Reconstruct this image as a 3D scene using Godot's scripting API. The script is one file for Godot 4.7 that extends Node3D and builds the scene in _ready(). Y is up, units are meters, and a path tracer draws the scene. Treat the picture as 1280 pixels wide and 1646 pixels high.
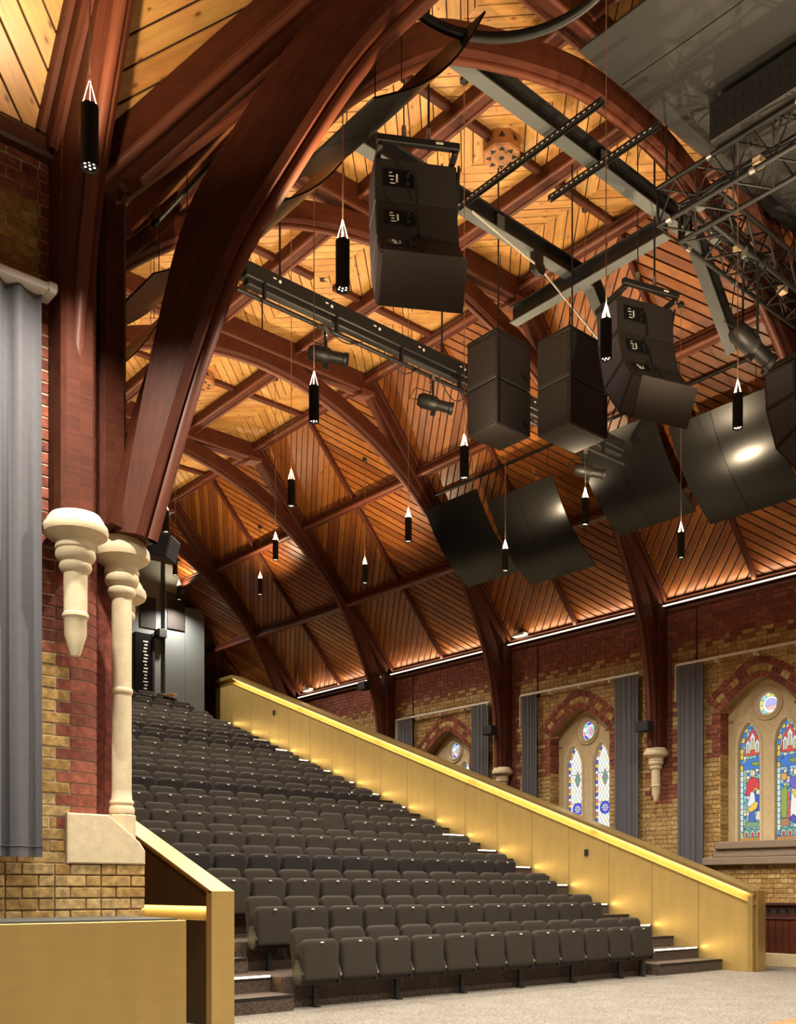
extends Node3D
# A raked bank of seats under the timber roof of a converted brick church. X runs along the rows, -Z up the rake, metres.

const CX := 9.15          # middle of the nave
const XW := 15.3          # window wall
const TRUSS_Z := [-6.77, -10.5, -14.23, -17.95, -21.68]
const EAVE := 6.38
const FLAT := 10.6
const KNEE := 2.4         # half width of the flat ceiling
const HALF := 6.1         # half width of the nave at the eaves
const PITCH := 0.88
const RISE := 0.333
# underside of an arched brace: distance from the middle, height
const ARCH := [[0.0, 10.03], [0.5, 10.0], [1.0, 9.92], [1.7, 9.73], [2.4, 9.45], [3.0, 9.11], [3.5, 8.75], [4.0, 8.34], [4.4, 7.93], [4.78, 7.39], [5.19, 6.61], [5.5, 5.92], [5.68, 5.2], [5.76, 4.6], [5.79, 3.77]]

const RIB := [[0.0, 10.0], [0.5, 9.96], [1.0, 9.86], [1.7, 9.6], [2.4, 9.22], [3.0, 8.82], [3.5, 8.45], [4.0, 7.98], [4.48, 7.42], [4.76, 7.0], [5.05, 6.4], [5.3, 5.84], [5.43, 5.4], [5.59, 4.74], [5.79, 3.77]]
const NEAR_ARCH := [[0.0, 9.7], [0.6, 9.68], [1.1, 9.58], [1.8, 9.36], [2.6, 9.04], [3.0, 8.79], [3.6, 8.27], [4.0, 7.85], [4.3, 7.42], [4.57, 7.0], [5.03, 6.16], [5.25, 5.6], [5.51, 4.82], [5.68, 4.25], [5.81, 3.77]]

var rng := RandomNumberGenerator.new()
var taken := {}
var M := {}
var sun_on := true

# ---------------------------------------------------------------- mesh building
class MB:
	var v := PackedVector3Array()
	var n := PackedVector3Array()
	var t := PackedVector2Array()
	var c := PackedColorArray()
	var col := Color.WHITE
	func tri(a: Vector3, b: Vector3, d: Vector3, na: Vector3, nb: Vector3, nd: Vector3, ta := Vector2(), tb := Vector2(), td := Vector2()):
		v.append(a); v.append(d); v.append(b)
		n.append(na); n.append(nd); n.append(nb)
		t.append(ta); t.append(td); t.append(tb)
		c.append(col); c.append(col); c.append(col)
	func quad(a: Vector3, b: Vector3, d: Vector3, e: Vector3, ta := Vector2(), tb := Vector2(1, 0), td := Vector2(1, 1), te := Vector2(0, 1)):
		var m := (d - a).cross(e - b).normalized()
		tri(a, b, d, m, m, m, ta, tb, td)
		tri(a, d, e, m, m, m, ta, td, te)
	func squad(p: Array, q: Array, u: Array):
		tri(p[0], p[1], p[2], q[0], q[1], q[2], u[0], u[1], u[2])
		tri(p[0], p[2], p[3], q[0], q[2], q[3], u[0], u[2], u[3])
	# box with its texture running along x
	func box(x: Transform3D, s: Vector3, bev := 0.0):
		var h := s * 0.5
		if bev <= 0.0:
			for f in [[0, 1, 2], [1, 2, 0], [2, 0, 1]]:
				for sg in [1.0, -1.0]:
					var o := Vector3.ZERO; o[f[0]] = h[f[0]] * sg
					var a := Vector3.ZERO; a[f[1]] = h[f[1]]
					var b := Vector3.ZERO; b[f[2]] = h[f[2]] * sg
					_face(x, o, a, b)
		else:
			for f in [[0, 1, 2], [1, 2, 0], [2, 0, 1]]:
				for sg in [1.0, -1.0]:
					var o := Vector3.ZERO; o[f[0]] = h[f[0]] * sg
					var a := Vector3.ZERO; a[f[1]] = h[f[1]] - bev
					var b := Vector3.ZERO; b[f[2]] = (h[f[2]] - bev) * sg
					_face(x, o, a, b)
			for f in [[0, 1, 2], [1, 2, 0], [2, 0, 1]]:      # bevels along axis f[0]
				for s1 in [1.0, -1.0]:
					for s2 in [1.0, -1.0]:
						var l := Vector3.ZERO; l[f[0]] = h[f[0]] - bev
						var p := Vector3.ZERO; p[f[1]] = h[f[1]] * s1; p[f[2]] = (h[f[2]] - bev) * s2
						var q := Vector3.ZERO; q[f[1]] = (h[f[1]] - bev) * s1; q[f[2]] = h[f[2]] * s2
						if s1 * s2 > 0:
							quad(x * (p - l), x * (p + l) if false else x * (q - l), x * (q + l), x * (p + l))
						else:
							quad(x * (q - l), x * (p - l), x * (p + l), x * (q + l))
	func _face(x: Transform3D, o: Vector3, a: Vector3, b: Vector3):
		var u := func(p: Vector3) -> Vector2:
			if absf(o.x) > 0.0: return Vector2(p.z, p.y)
			return Vector2(p.x, p.y + p.z)
		quad(x * (o - a - b), x * (o + a - b), x * (o + a + b), x * (o - a + b), u.call(o - a - b), u.call(o + a - b), u.call(o + a + b), u.call(o - a + b))
	func aabb(lo: Vector3, hi: Vector3, bev := 0.0):
		box(Transform3D(Basis(), (lo + hi) * 0.5), hi - lo, bev)
	# timber from a to b, w wide, h deep (h along the up direction)
	func beam(a: Vector3, b: Vector3, w: float, h: float, up := Vector3.UP, bev := 0.012):
		var xa := (b - a).normalized()
		var za := xa.cross(up).normalized()
		var ya := za.cross(xa)
		box(Transform3D(Basis(xa, ya, za), (a + b) * 0.5), Vector3(a.distance_to(b), h, w), bev)
	func tube(p: Array, r: float, k := 8, closed := false, caps := true):
		var rings := []
		var up := Vector3.UP
		var cnt := p.size()
		for i in cnt:
			var pa: Vector3 = p[(i - 1 + cnt) % cnt] if closed else p[maxi(i - 1, 0)]
			var pb: Vector3 = p[(i + 1) % cnt] if closed else p[mini(i + 1, cnt - 1)]
			var d := (pb - pa).normalized()
			var s := d.cross(up)
			if s.length() < 0.05: s = d.cross(Vector3.RIGHT)
			s = s.normalized()
			up = s.cross(d).normalized()
			var ring := []
			for j in k:
				var an := TAU * j / k
				ring.append([p[i], s * cos(an) + up * sin(an)])
			rings.append(ring)
		var last := cnt if closed else cnt - 1
		var len := 0.0
		for i in last:
			var i2 := (i + 1) % cnt
			var l2: float = len + (p[i2] as Vector3).distance_to(p[i])
			for j in k:
				var j2 := (j + 1) % k
				var a = rings[i][j]; var b = rings[i][j2]; var d = rings[i2][j2]; var e = rings[i2][j]
				squad([a[0] + a[1] * r, e[0] + e[1] * r, d[0] + d[1] * r, b[0] + b[1] * r], [a[1], e[1], d[1], b[1]], [Vector2(len, j * 0.1), Vector2(l2, j * 0.1), Vector2(l2, j * 0.1 + 0.1), Vector2(len, j * 0.1 + 0.1)])
			len = l2
		if caps and not closed:
			for e in [0, cnt - 1]:
				var m: Vector3 = ((p[0] as Vector3) - (p[1] as Vector3)).normalized() if e == 0 else ((p[cnt - 1] as Vector3) - (p[cnt - 2] as Vector3)).normalized()
				for j in k:
					var a = rings[e][j]; var b = rings[e][(j + 1) % k]
					tri(p[e], a[0] + a[1] * r, b[0] + b[1] * r, m, m, m)
	# profile of [radius, height], turned about x's y axis
	func lathe(prof: Array, x := Transform3D(), k := 24, sharp := 0.82):
		for i in prof.size() - 1:
			var a := Vector2(prof[i][0], prof[i][1]); var b := Vector2(prof[i + 1][0], prof[i + 1][1])
			var nm := func(q: int) -> Vector2:
				var pa := Vector2(prof[q][0], prof[q][1]); var pb := Vector2(prof[q + 1][0], prof[q + 1][1])
				var d := (pb - pa).normalized()
				return Vector2(-d.y, d.x) if true else d
			var m0: Vector2 = nm.call(i)
			var ma := m0; var mb := m0
			if i > 0:
				var mp: Vector2 = nm.call(i - 1)
				if mp.dot(m0) > sharp: ma = (mp + m0).normalized()
			if i < prof.size() - 2:
				var mn: Vector2 = nm.call(i + 1)
				if mn.dot(m0) > sharp: mb = (mn + m0).normalized()
			for j in k:
				var c0 := cos(TAU * j / k); var s0 := sin(TAU * j / k); var c1 := cos(TAU * (j + 1) / k); var s1 := sin(TAU * (j + 1) / k)
				var P := [x * Vector3(a.x * c0, a.y, a.x * s0), x * Vector3(a.x * c1, a.y, a.x * s1), x * Vector3(b.x * c1, b.y, b.x * s1), x * Vector3(b.x * c0, b.y, b.x * s0)]
				var N := [x.basis * Vector3(ma.x * c0, ma.y, ma.x * s0), x.basis * Vector3(ma.x * c1, ma.y, ma.x * s1), x.basis * Vector3(mb.x * c1, mb.y, mb.x * s1), x.basis * Vector3(mb.x * c0, mb.y, mb.x * s0)]
				for q in 4: N[q] = -(N[q] as Vector3) if sign_flip else N[q]
				squad(P, N, [Vector2(j * 0.05, a.y), Vector2(j * 0.05 + 0.05, a.y), Vector2(j * 0.05 + 0.05, b.y), Vector2(j * 0.05, b.y)])
	var sign_flip := false
	# polygon in x's xy plane, from z0 to z1
	func prism(poly: PackedVector2Array, z0: float, z1: float, x := Transform3D(), chamfer := 0.0, back := true):
		if Geometry2D.is_polygon_clockwise(poly):
			poly = poly.duplicate(); poly.reverse()
		var top := poly
		var zt := z1
		if chamfer > 0.0:
			var ins := Geometry2D.offset_polygon(poly, -chamfer)
			if ins.size() == 1 and ins[0].size() == poly.size():
				top = ins[0]
				if Geometry2D.is_polygon_clockwise(top): top.reverse()
				# line the two outlines up
				var best := 0; var bd := 1e9
				for i in top.size():
					var dd := top[i].distance_to(poly[0])
					if dd < bd: bd = dd; best = i
				var al := PackedVector2Array()
				for i in top.size(): al.append(top[(i + best) % top.size()])
				top = al
				zt = z1 - chamfer
		var k := poly.size()
		for i in k:
			var a := poly[i]; var b := poly[(i + 1) % k]
			quad(x * Vector3(a.x, a.y, z0), x * Vector3(b.x, b.y, z0), x * Vector3(b.x, b.y, zt), x * Vector3(a.x, a.y, zt), a, b, b, a)
			if top != poly:
				var a2 := top[i]; var b2 := top[(i + 1) % k]
				quad(x * Vector3(a.x, a.y, zt), x * Vector3(b.x, b.y, zt), x * Vector3(b2.x, b2.y, z1), x * Vector3(a2.x, a2.y, z1), a, b, b2, a2)
		var idx := Geometry2D.triangulate_polygon(top)
		var up := x.basis.z.normalized()
		for i in range(0, idx.size(), 3):
			var a := top[idx[i]]; var b := top[idx[i + 1]]; var d := top[idx[i + 2]]
			if (b - a).cross(d - a) < 0.0:
				var s := b; b = d; d = s
			tri(x * Vector3(a.x, a.y, z1), x * Vector3(b.x, b.y, z1), x * Vector3(d.x, d.y, z1), up, up, up, a, b, d)
			if back and top == poly:
				tri(x * Vector3(a.x, a.y, z0), x * Vector3(d.x, d.y, z0), x * Vector3(b.x, b.y, z0), -up, -up, -up, a, d, b)
	# a strip of rectangles (4 points each, going round), smooth along its length
	func sweep(secs: Array, caps := true):
		var len := 0.0
		for i in secs.size() - 1:
			var A: Array = secs[i]; var B: Array = secs[i + 1]
			var l2: float = len + (A[0] as Vector3).distance_to(B[0])
			var w := 0.0
			for j in A.size():
				var j2 := (j + 1) % A.size()
				var w2: float = w + (A[j] as Vector3).distance_to(A[j2])
				quad(A[j], A[j2], B[j2], B[j], Vector2(len, w), Vector2(len, w2), Vector2(l2, w2), Vector2(l2, w))
				w = w2
			len = l2
		if caps:
			var S: Array = secs[0]; var L: Array = secs[-1]
			for i in range(1, S.size() - 1):
				var m: Vector3 = -((S[i] - S[0]) as Vector3).cross(S[i + 1] - S[0]).normalized()
				tri(S[0], S[i + 1], S[i], m, m, m)
				m = ((L[i] - L[0]) as Vector3).cross(L[i + 1] - L[0]).normalized()
				tri(L[0], L[i], L[i + 1], m, m, m)
	func done() -> ArrayMesh:
		var am := ArrayMesh.new()
		if v.is_empty(): return am
		var a := []
		a.resize(Mesh.ARRAY_MAX)
		a[Mesh.ARRAY_VERTEX] = v; a[Mesh.ARRAY_NORMAL] = n; a[Mesh.ARRAY_TEX_UV] = t; a[Mesh.ARRAY_COLOR] = c
		am.add_surface_from_arrays(Mesh.PRIMITIVE_TRIANGLES, a)
		return am

func smooth(secs: Array, capped := true) -> ArrayMesh:       # loft through rings of equal size with smooth normals
	var st := SurfaceTool.new()
	st.begin(Mesh.PRIMITIVE_TRIANGLES)
	st.set_smooth_group(0)
	for i in secs.size() - 1:
		var A: Array = secs[i]; var B: Array = secs[i + 1]
		for j in A.size():
			var j2 := (j + 1) % A.size()
			for p in [A[j], B[j2], A[j2], A[j], B[j], B[j2]]: st.add_vertex(p)
	if capped:
		for e in [0, secs.size() - 1]:
			var A: Array = secs[e]
			var mid := Vector3.ZERO
			for p in A: mid += p
			mid /= A.size()
			for j in A.size():
				var j2 := (j + 1) % A.size()
				for p in ([mid, A[j], A[j2]] if e == 0 else [mid, A[j2], A[j]]): st.add_vertex(p)
	st.generate_normals()
	return st.commit()

# ---------------------------------------------------------------- naming
func numbered(called: String) -> String:
	var k: int = taken.get(called, 0)
	taken[called] = k + 1
	return called if k == 0 else "%s_%03d" % [called, k]
func thing(called: String, label: String, category: String, at := Vector3.ZERO, group := "") -> Node3D:
	var o := Node3D.new()
	o.name = numbered(called)
	add_child(o)
	o.position = at
	o.set_meta("label", label); o.set_meta("category", category)
	if group: o.set_meta("group", group)
	return o
func struct(called: String, label := "") -> Node3D:
	var o := Node3D.new()
	o.name = numbered(called)
	add_child(o)
	o.set_meta("kind", "structure")
	if label: o.set_meta("label", label); o.set_meta("category", called.split("_")[0])
	return o
# a mesh in world space becomes a part of o (o unturned); pass raw = true when the mesh is in o's own space
func part(o: Node3D, called: String, mesh: Mesh, m: Material, raw := false) -> MeshInstance3D:
	var p := MeshInstance3D.new()
	p.name = called
	p.mesh = mesh
	p.material_override = m
	o.add_child(p, true)
	if not raw:
		var at := o.position
		var q := o.get_parent()
		while q != self and q is Node3D:
			at += q.position; q = q.get_parent()
		p.position = -at
	return p

# ---------------------------------------------------------------- materials
func noise(freq: float, oct := 4, sd := 1) -> FastNoiseLite:
	var f := FastNoiseLite.new()
	f.seed = sd; f.frequency = freq; f.fractal_octaves = oct
	f.noise_type = FastNoiseLite.TYPE_SIMPLEX_SMOOTH
	return f
func paint(w: int, h: int, f: Callable) -> ImageTexture:
	var im := Image.create(w, h, false, Image.FORMAT_RGB8)
	for y in h:
		for x in w: im.set_pixel(x, y, f.call(x, y))
	return ImageTexture.create_from_image(im)
func mat(called: String, colour: Color, rough := 0.6, metal := 0.0, tex: Texture2D = null, scale := Vector3.ONE, tri := false, spec := 0.5) -> StandardMaterial3D:
	var m := StandardMaterial3D.new()
	m.resource_name = called
	m.albedo_color = colour; m.roughness = rough; m.metallic = metal; m.metallic_specular = spec
	if tex: m.albedo_texture = tex
	m.uv1_scale = scale
	if tri: m.uv1_triplanar = true; m.uv1_world_triplanar = true
	M[called] = m
	return m
func glow(called: String, colour: Color, energy: float) -> StandardMaterial3D:
	var m := mat(called, Color(0.9, 0.9, 0.88), 0.4)
	m.emission_enabled = true; m.emission = colour; m.emission_energy_multiplier = energy
	return m
func c8(r: float, g: float, b: float) -> Color:
	return Color(r / 255.0, g / 255.0, b / 255.0)

func make_materials():
	var n1 := noise(0.02, 4, 11); var n2 := noise(0.09, 3, 5); var n3 := noise(0.012, 2, 23)
	# grain runs along u; tones stay near white so the colour comes from the material
	var grain := paint(512, 256, func(x, y):
		var g := 0.86 + 0.10 * n1.get_noise_2d(x * 0.12, y * 3.0) + 0.10 * n2.get_noise_2d(x * 0.1, y * 2.2) + 0.06 * n3.get_noise_2d(x, y)
		return Color(g, g * 0.985, g * 0.97))
	var knots := []
	var kr := RandomNumberGenerator.new(); kr.seed = 9
	for i in 16: knots.append([kr.randf() * 512, kr.randf() * 256, kr.randf_range(2.2, 5.0)])
	var pine := paint(512, 256, func(x, y):
		var warp := 0.0
		var dark := 0.0
		for k in knots:
			var dx: float = absf(x - k[0]); var dy: float = y - k[1]
			if dx > 40.0: continue
			var q: float = (dx * dx * 0.35 + dy * dy) / (k[2] * k[2])
			if q < 30.0: warp += 3.0 * exp(-q * 0.12) * signf(dy); dark = maxf(dark, exp(-q * 1.1))
		var yy: float = y + warp
		var g := 0.88 + 0.11 * n1.get_noise_2d(x * 0.10, yy * 2.4) + 0.06 * n2.get_noise_2d(x * 0.2, yy * 2.0) + 0.05 * n3.get_noise_2d(x, y)
		var cc := Color(g, g * (0.97 + 0.05 * n3.get_noise_2d(y + 99, x)), g * 0.93)
		return cc.lerp(Color(0.36, 0.22, 0.12), dark * 0.75))
	var brick := paint(256, 256, func(x, y):
		var g := 0.84 + 0.24 * n1.get_noise_2d(x, y) + 0.16 * n2.get_noise_2d(x * 1.6, y * 1.6)
		return Color(g, g * 0.98, g * 0.96))
	var stone := paint(256, 256, func(x, y):
		var g := 0.92 + 0.06 * n1.get_noise_2d(x, y) + 0.05 * n2.get_noise_2d(x * 2.0, y * 2.0)
		if n2.get_noise_2d(x * 4.0 + 71.0, y * 4.0) > 0.62: g *= 0.8
		return Color(g, g * 0.985, g * 0.95))
	var wear := noise(0.35, 2, 77)
	var carpet := paint(512, 512, func(x, y):
		var g := 0.80 + 0.42 * wear.get_noise_2d(x * 0.55, y * 2.4) + 0.14 * n2.get_noise_2d(x * 0.6, y * 2.0) + 0.05 * n3.get_noise_2d(x, y)
		return Color(g, g * 0.985, g * 0.96))
	var fleck := paint(256, 256, func(x, y):
		var g := 0.5 + 0.62 * wear.get_noise_2d(x * 1.3, y * 1.3) + 0.15 * n2.get_noise_2d(x, y)
		g = clampf(g, 0.12, 1.0)
		return Color(g, g * 0.96, g * 0.93))
	var weave := paint(256, 256, func(x, y):
		var g := 0.88 + 0.10 * wear.get_noise_2d(x * 2.0, y * 2.0) + 0.04 * n1.get_noise_2d(x, y)
		return Color(g, g, g))
	var brushed := paint(512, 128, func(x, y):
		var g := 0.95 + 0.018 * n2.get_noise_2d(x * 0.06, y * 3.0) + 0.03 * n3.get_noise_2d(x, y)
		return Color(g, g * 0.99, g * 0.97))
	mat("dark_timber", c8(94, 48, 32), 0.55, 0.0, grain, Vector3(0.45, 1.1, 1), false, 0.32)
	mat("moulding_timber", c8(120, 65, 44), 0.48, 0.0, grain, Vector3(0.45, 1.6, 1))
	mat("brown_timber", c8(78, 40, 27), 0.45, 0.0, grain, Vector3(0.5, 1.0, 1))
	for i in 5:
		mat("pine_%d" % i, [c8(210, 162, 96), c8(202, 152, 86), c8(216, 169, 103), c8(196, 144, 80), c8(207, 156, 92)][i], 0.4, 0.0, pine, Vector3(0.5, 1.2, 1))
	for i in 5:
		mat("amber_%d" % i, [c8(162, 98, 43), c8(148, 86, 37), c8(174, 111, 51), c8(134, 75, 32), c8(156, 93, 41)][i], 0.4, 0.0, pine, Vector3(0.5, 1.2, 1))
	mat("joint", c8(34, 21, 13), 0.8)
	mat("plain_timber", c8(186, 128, 78), 0.5, 0.0, pine, Vector3(0.5, 0.5, 0.5), true)
	mat("mortar", c8(178, 150, 108), 0.95, 0.0, brick, Vector3(1.3, 1.3, 1.3), true)
	mat("pale_mortar", c8(214, 198, 166), 0.95, 0.0, brick, Vector3(1.3, 1.3, 1.3), true)
	for i in 4:
		mat("red_brick_%d" % i, [c8(158, 86, 66), c8(144, 76, 60), c8(170, 98, 76), c8(134, 72, 58)][i], 0.9, 0.0, brick, Vector3(2.2, 2.2, 2.2), true)
		mat("buff_brick_%d" % i, [c8(206, 172, 108), c8(196, 160, 96), c8(214, 184, 126), c8(186, 150, 88)][i], 0.9, 0.0, brick, Vector3(2.2, 2.2, 2.2), true)
	var bs := mat("brick_field", Color.WHITE, 0.9, 0.0, brick, Vector3(2.2, 2.2, 2.2), true)
	bs.vertex_color_use_as_albedo = true
	mat("shell_brick", c8(150, 104, 70), 0.9, 0.0, brick, Vector3(1.1, 1.1, 1.1), true)
	mat("cream_stone", c8(230, 215, 184), 0.8, 0.0, stone, Vector3(1.8, 1.8, 1.8), true)
	mat("buff_stone", c8(222, 203, 164), 0.85, 0.0, stone, Vector3(1.5, 1.5, 1.5), true)
	mat("grey_stone", c8(150, 134, 120), 0.85, 0.0, stone, Vector3(1.5, 1.5, 1.5), true)
	mat("carpet", c8(160, 154, 145), 0.95, 0.0, carpet, Vector3(0.3, 0.3, 0.3), true)
	mat("dark_carpet", c8(170, 150, 136), 0.97, 0.0, fleck, Vector3(0.9, 0.9, 0.9), true)
	mat("floor_wood", c8(206, 160, 110), 0.4, 0.0, grain, Vector3(0.6, 0.6, 0.6), true)
	mat("gold", c8(206, 177, 111), 0.42, 0.5, brushed, Vector3(0.6, 0.6, 0.6), true)
	mat("gold_edge", c8(194, 167, 106), 0.36, 0.6, brushed, Vector3(0.6, 0.6, 0.6), true)
	mat("shaded_gold", c8(92, 76, 44), 0.4, 0.5, brushed, Vector3(0.6, 0.6, 0.6), true)  # gold darkened: shade between plinth and balustrade is put into the colour
	mat("seat_cloth", c8(57, 49, 39), 0.9, 0.0, weave, Vector3(3, 3, 3), true)
	mat("seat_cloth_dark", c8(38, 32, 28), 0.9, 0.0, weave, Vector3(3, 3, 3), true)
	mat("seat_plastic", c8(34, 31, 29), 0.55)
	mat("plate", c8(226, 224, 216), 0.4)
	mat("curtain", c8(110, 109, 114), 0.95, 0.0, weave, Vector3(3, 3, 3), true)
	mat("white_paint", c8(226, 220, 208), 0.5)
	mat("black_steel", c8(30, 29, 28), 0.5, 0.1)
	mat("black_matt", c8(22, 21, 21), 0.7)
	mat("speaker_skin", c8(40, 36, 35), 0.62)
	mat("speaker_side", c8(68, 68, 80), 0.5)
	mat("speaker_base", c8(52, 46, 44), 0.7)
	mat("grey_steel", c8(84, 87, 87), 0.5, 0.1)
	mat("chrome", c8(190, 186, 178), 0.3, 0.8)
	mat("reflector", c8(19, 18, 17), 0.27, 0.0, weave, Vector3(1, 1, 1), true, 0.42)
	mat("cloud_panel", c8(40, 40, 40), 0.6, 0.0, weave, Vector3(1, 1, 1), true)
	mat("grey_wall", c8(108, 114, 115), 0.7)
	mat("dark_panel", c8(40, 34, 32), 0.8)
	mat("cable", c8(150, 112, 84), 0.6)
	mat("black_cable", c8(16, 16, 16), 0.6)
	mat("wire", c8(214, 210, 200), 0.35, 0.5)
	mat("screen_black", c8(14, 14, 16), 0.25)
	mat("paper", c8(226, 196, 160), 0.8)
	glow("lamp_glow", Color(1.0, 0.86, 0.66), 9.0)
	glow("lens_glow", Color(1.0, 0.93, 0.80), 12.0)
	glow("strip_glow", Color(1.0, 0.95, 0.86), 1.5)
	glow("step_glow", Color(1.0, 0.93, 0.76), 5.0)
	glow("rail_glow", Color(1.0, 0.85, 0.5), 2.0)

# ---------------------------------------------------------------- lights of the fittings
func spot(o: Node3D, at: Vector3, aim: Vector3, energy: float, angle: float, colour: Color, size := 0.04):
	var l := SpotLight3D.new()
	l.name = "lamp"
	o.add_child(l, true)
	l.position = at - o.position
	var up := Vector3.FORWARD if absf(aim.normalized().y) > 0.95 else Vector3.UP
	l.basis = Basis.looking_at(aim, up)
	l.light_energy = energy; l.light_color = colour; l.spot_angle = angle; l.spot_angle_attenuation = 0.9
	l.spot_range = 40.0; l.spot_attenuation = 2.0; l.light_size = size; l.shadow_enabled = true
func area(o: Node3D, at: Vector3, aim: Vector3, along: Vector3, size: Vector2, energy: float, colour: Color):
	var l := AreaLight3D.new()
	l.name = "lamp"
	o.add_child(l, true)
	var z := -aim.normalized()
	var x := along.normalized()
	l.transform = Transform3D(Basis(x, z.cross(x).normalized(), z), at - o.position)
	l.area_size = size; l.light_energy = energy; l.light_color = colour
	l.area_range = 30.0; l.area_attenuation = 2.0; l.area_normalize_energy = true; l.shadow_enabled = true

func roof_y(x: float, z: float) -> float:
	var nave := minf(FLAT, EAVE + (HALF - absf(x - CX)) * (FLAT - EAVE) / (HALF - KNEE))
	if z < -6.8: return nave
	var tr := minf(FLAT, EAVE + (z + 6.75) * (FLAT - EAVE) / (HALF - KNEE))
	return maxf(nave, tr)

func _ready():
	rng.seed = 4242
	# --- camera: level, shifted up
	var cam := Camera3D.new()
	cam.name = "camera"
	add_child(cam)
	cam.position = Vector3(0, 1.25, 0)
	cam.rotation_degrees = Vector3(0, -40.76, 0)
	cam.projection = Camera3D.PROJECTION_FRUSTUM
	cam.near = 0.05; cam.far = 200.0
	cam.size = 1646.0 / 1612.0 * cam.near
	cam.frustum_offset = Vector2(0, 607.0 / 1612.0 * cam.near)
	cam.current = true
	# --- surroundings and exposure
	var we := WorldEnvironment.new()
	we.name = "world"
	var env := Environment.new()
	env.background_mode = Environment.BG_COLOR
	env.background_color = Color(0.75, 0.82, 0.9)
	env.tonemap_mode = Environment.TONE_MAPPER_LINEAR
	env.tonemap_exposure = 1.0
	env.sdfgi_enabled = true; env.ssao_enabled = true; env.ssil_enabled = true
	we.environment = env
	add_child(we)
	make_materials()
	shell()
	window_wall()
	pier()
	roof()
	trusses()
	crossing_timbers()
	platform()
	parapets()
	seats()
	control_wall()
	curtains()
	pendants()
	steelwork()
	loudspeakers()
	reflectors()
	lanterns()
	small_fittings()

# ---------------------------------------------------------------- shell of the room
func frame_right() -> Transform3D:
	var up := Vector3(KNEE - HALF, FLAT - EAVE, 0).normalized()
	return Transform3D(Basis(Vector3.BACK, up, Vector3.BACK.cross(up)), Vector3(CX + HALF, EAVE, 0))
func frame_left() -> Transform3D:
	var up := Vector3(HALF - KNEE, FLAT - EAVE, 0).normalized()
	return Transform3D(Basis(Vector3.FORWARD, up, Vector3.FORWARD.cross(up)), Vector3(CX - HALF, EAVE, 0))
func frame_transept() -> Transform3D:
	var up := Vector3(0, FLAT - EAVE, HALF - KNEE).normalized()
	return Transform3D(Basis(Vector3.RIGHT, up, Vector3.RIGHT.cross(up)), Vector3(0, EAVE, -6.75))
func frame_flat() -> Transform3D:
	return Transform3D(Basis(Vector3.RIGHT, Vector3.BACK, Vector3.DOWN), Vector3(0, FLAT, 0))
func slope_len() -> float:
	return Vector2(HALF - KNEE, FLAT - EAVE).length()
func poly(a: Array) -> PackedVector2Array:
	var p := PackedVector2Array()
	for q in a: p.append(Vector2(q[0], q[1]))
	return p
func slab(o: Node3D, called: String, lo: Vector3, hi: Vector3, m: Material, bev := 0.0) -> MeshInstance3D:
	var b := MB.new()
	b.aabb(lo, hi, bev)
	return part(o, called, b.done(), m)

func shell():
	var o := struct("floor", "grey flecked carpet floor in front of the seating")
	slab(o, "carpet", Vector3(-8, -0.2, -26), Vector3(15.6, 0, 5.6), M.carpet)
	o = struct("floor", "round timber dance floor edge at the bottom right corner")
	var b := MB.new()
	b.lathe([[0.0, 0.006], [4.05, 0.006], [4.06, 0.0]], Transform3D(Basis(), Vector3(9.15, 0, -0.8)), 96)
	part(o, "boards", b.done(), M.floor_wood)
	for w in [["wall_back", Vector3(-8.3, 0, 5.3), Vector3(15.6, 10.7, 5.6)], ["wall_west", Vector3(-8.3, 0, -7.1), Vector3(-8, 10.7, 5.3)], ["wall_nave_left", Vector3(2.6, 0, -25.9), Vector3(3.0, EAVE, -7.4)], ["wall_end", Vector3(2.6, 0, -25.9), Vector3(15.6, 10.7, -25.6)]]:
		slab(struct(w[0]), "masonry", w[1], w[2], M.shell_brick)
	# roof slabs behind the boarding
	var L := slope_len()
	o = struct("ceiling", "shell of the roof behind the boarding")
	for f in [[frame_right(), [[-25.9, -0.1], [5.6, -0.1], [5.6, L + 0.1], [-25.9, L + 0.1]]], [frame_left(), [[6.75, -0.1], [25.9, -0.1], [25.9, L + 0.1], [3.05, L + 0.1]]], [frame_transept(), [[-8.2, -0.1], [3.05, -0.1], [6.75, L + 0.1], [-8.2, L + 0.1]]], [frame_flat(), [[CX - KNEE, -25.9], [CX + KNEE, -25.9], [CX + KNEE, 5.6], [-8.2, 5.6], [-8.2, -3.05], [CX - KNEE, -3.05]]]]:
		b = MB.new()
		b.prism(poly(f[1]), -0.14, 0.0, f[0])
		part(o, "roof_slab", b.done(), M.joint)

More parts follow.
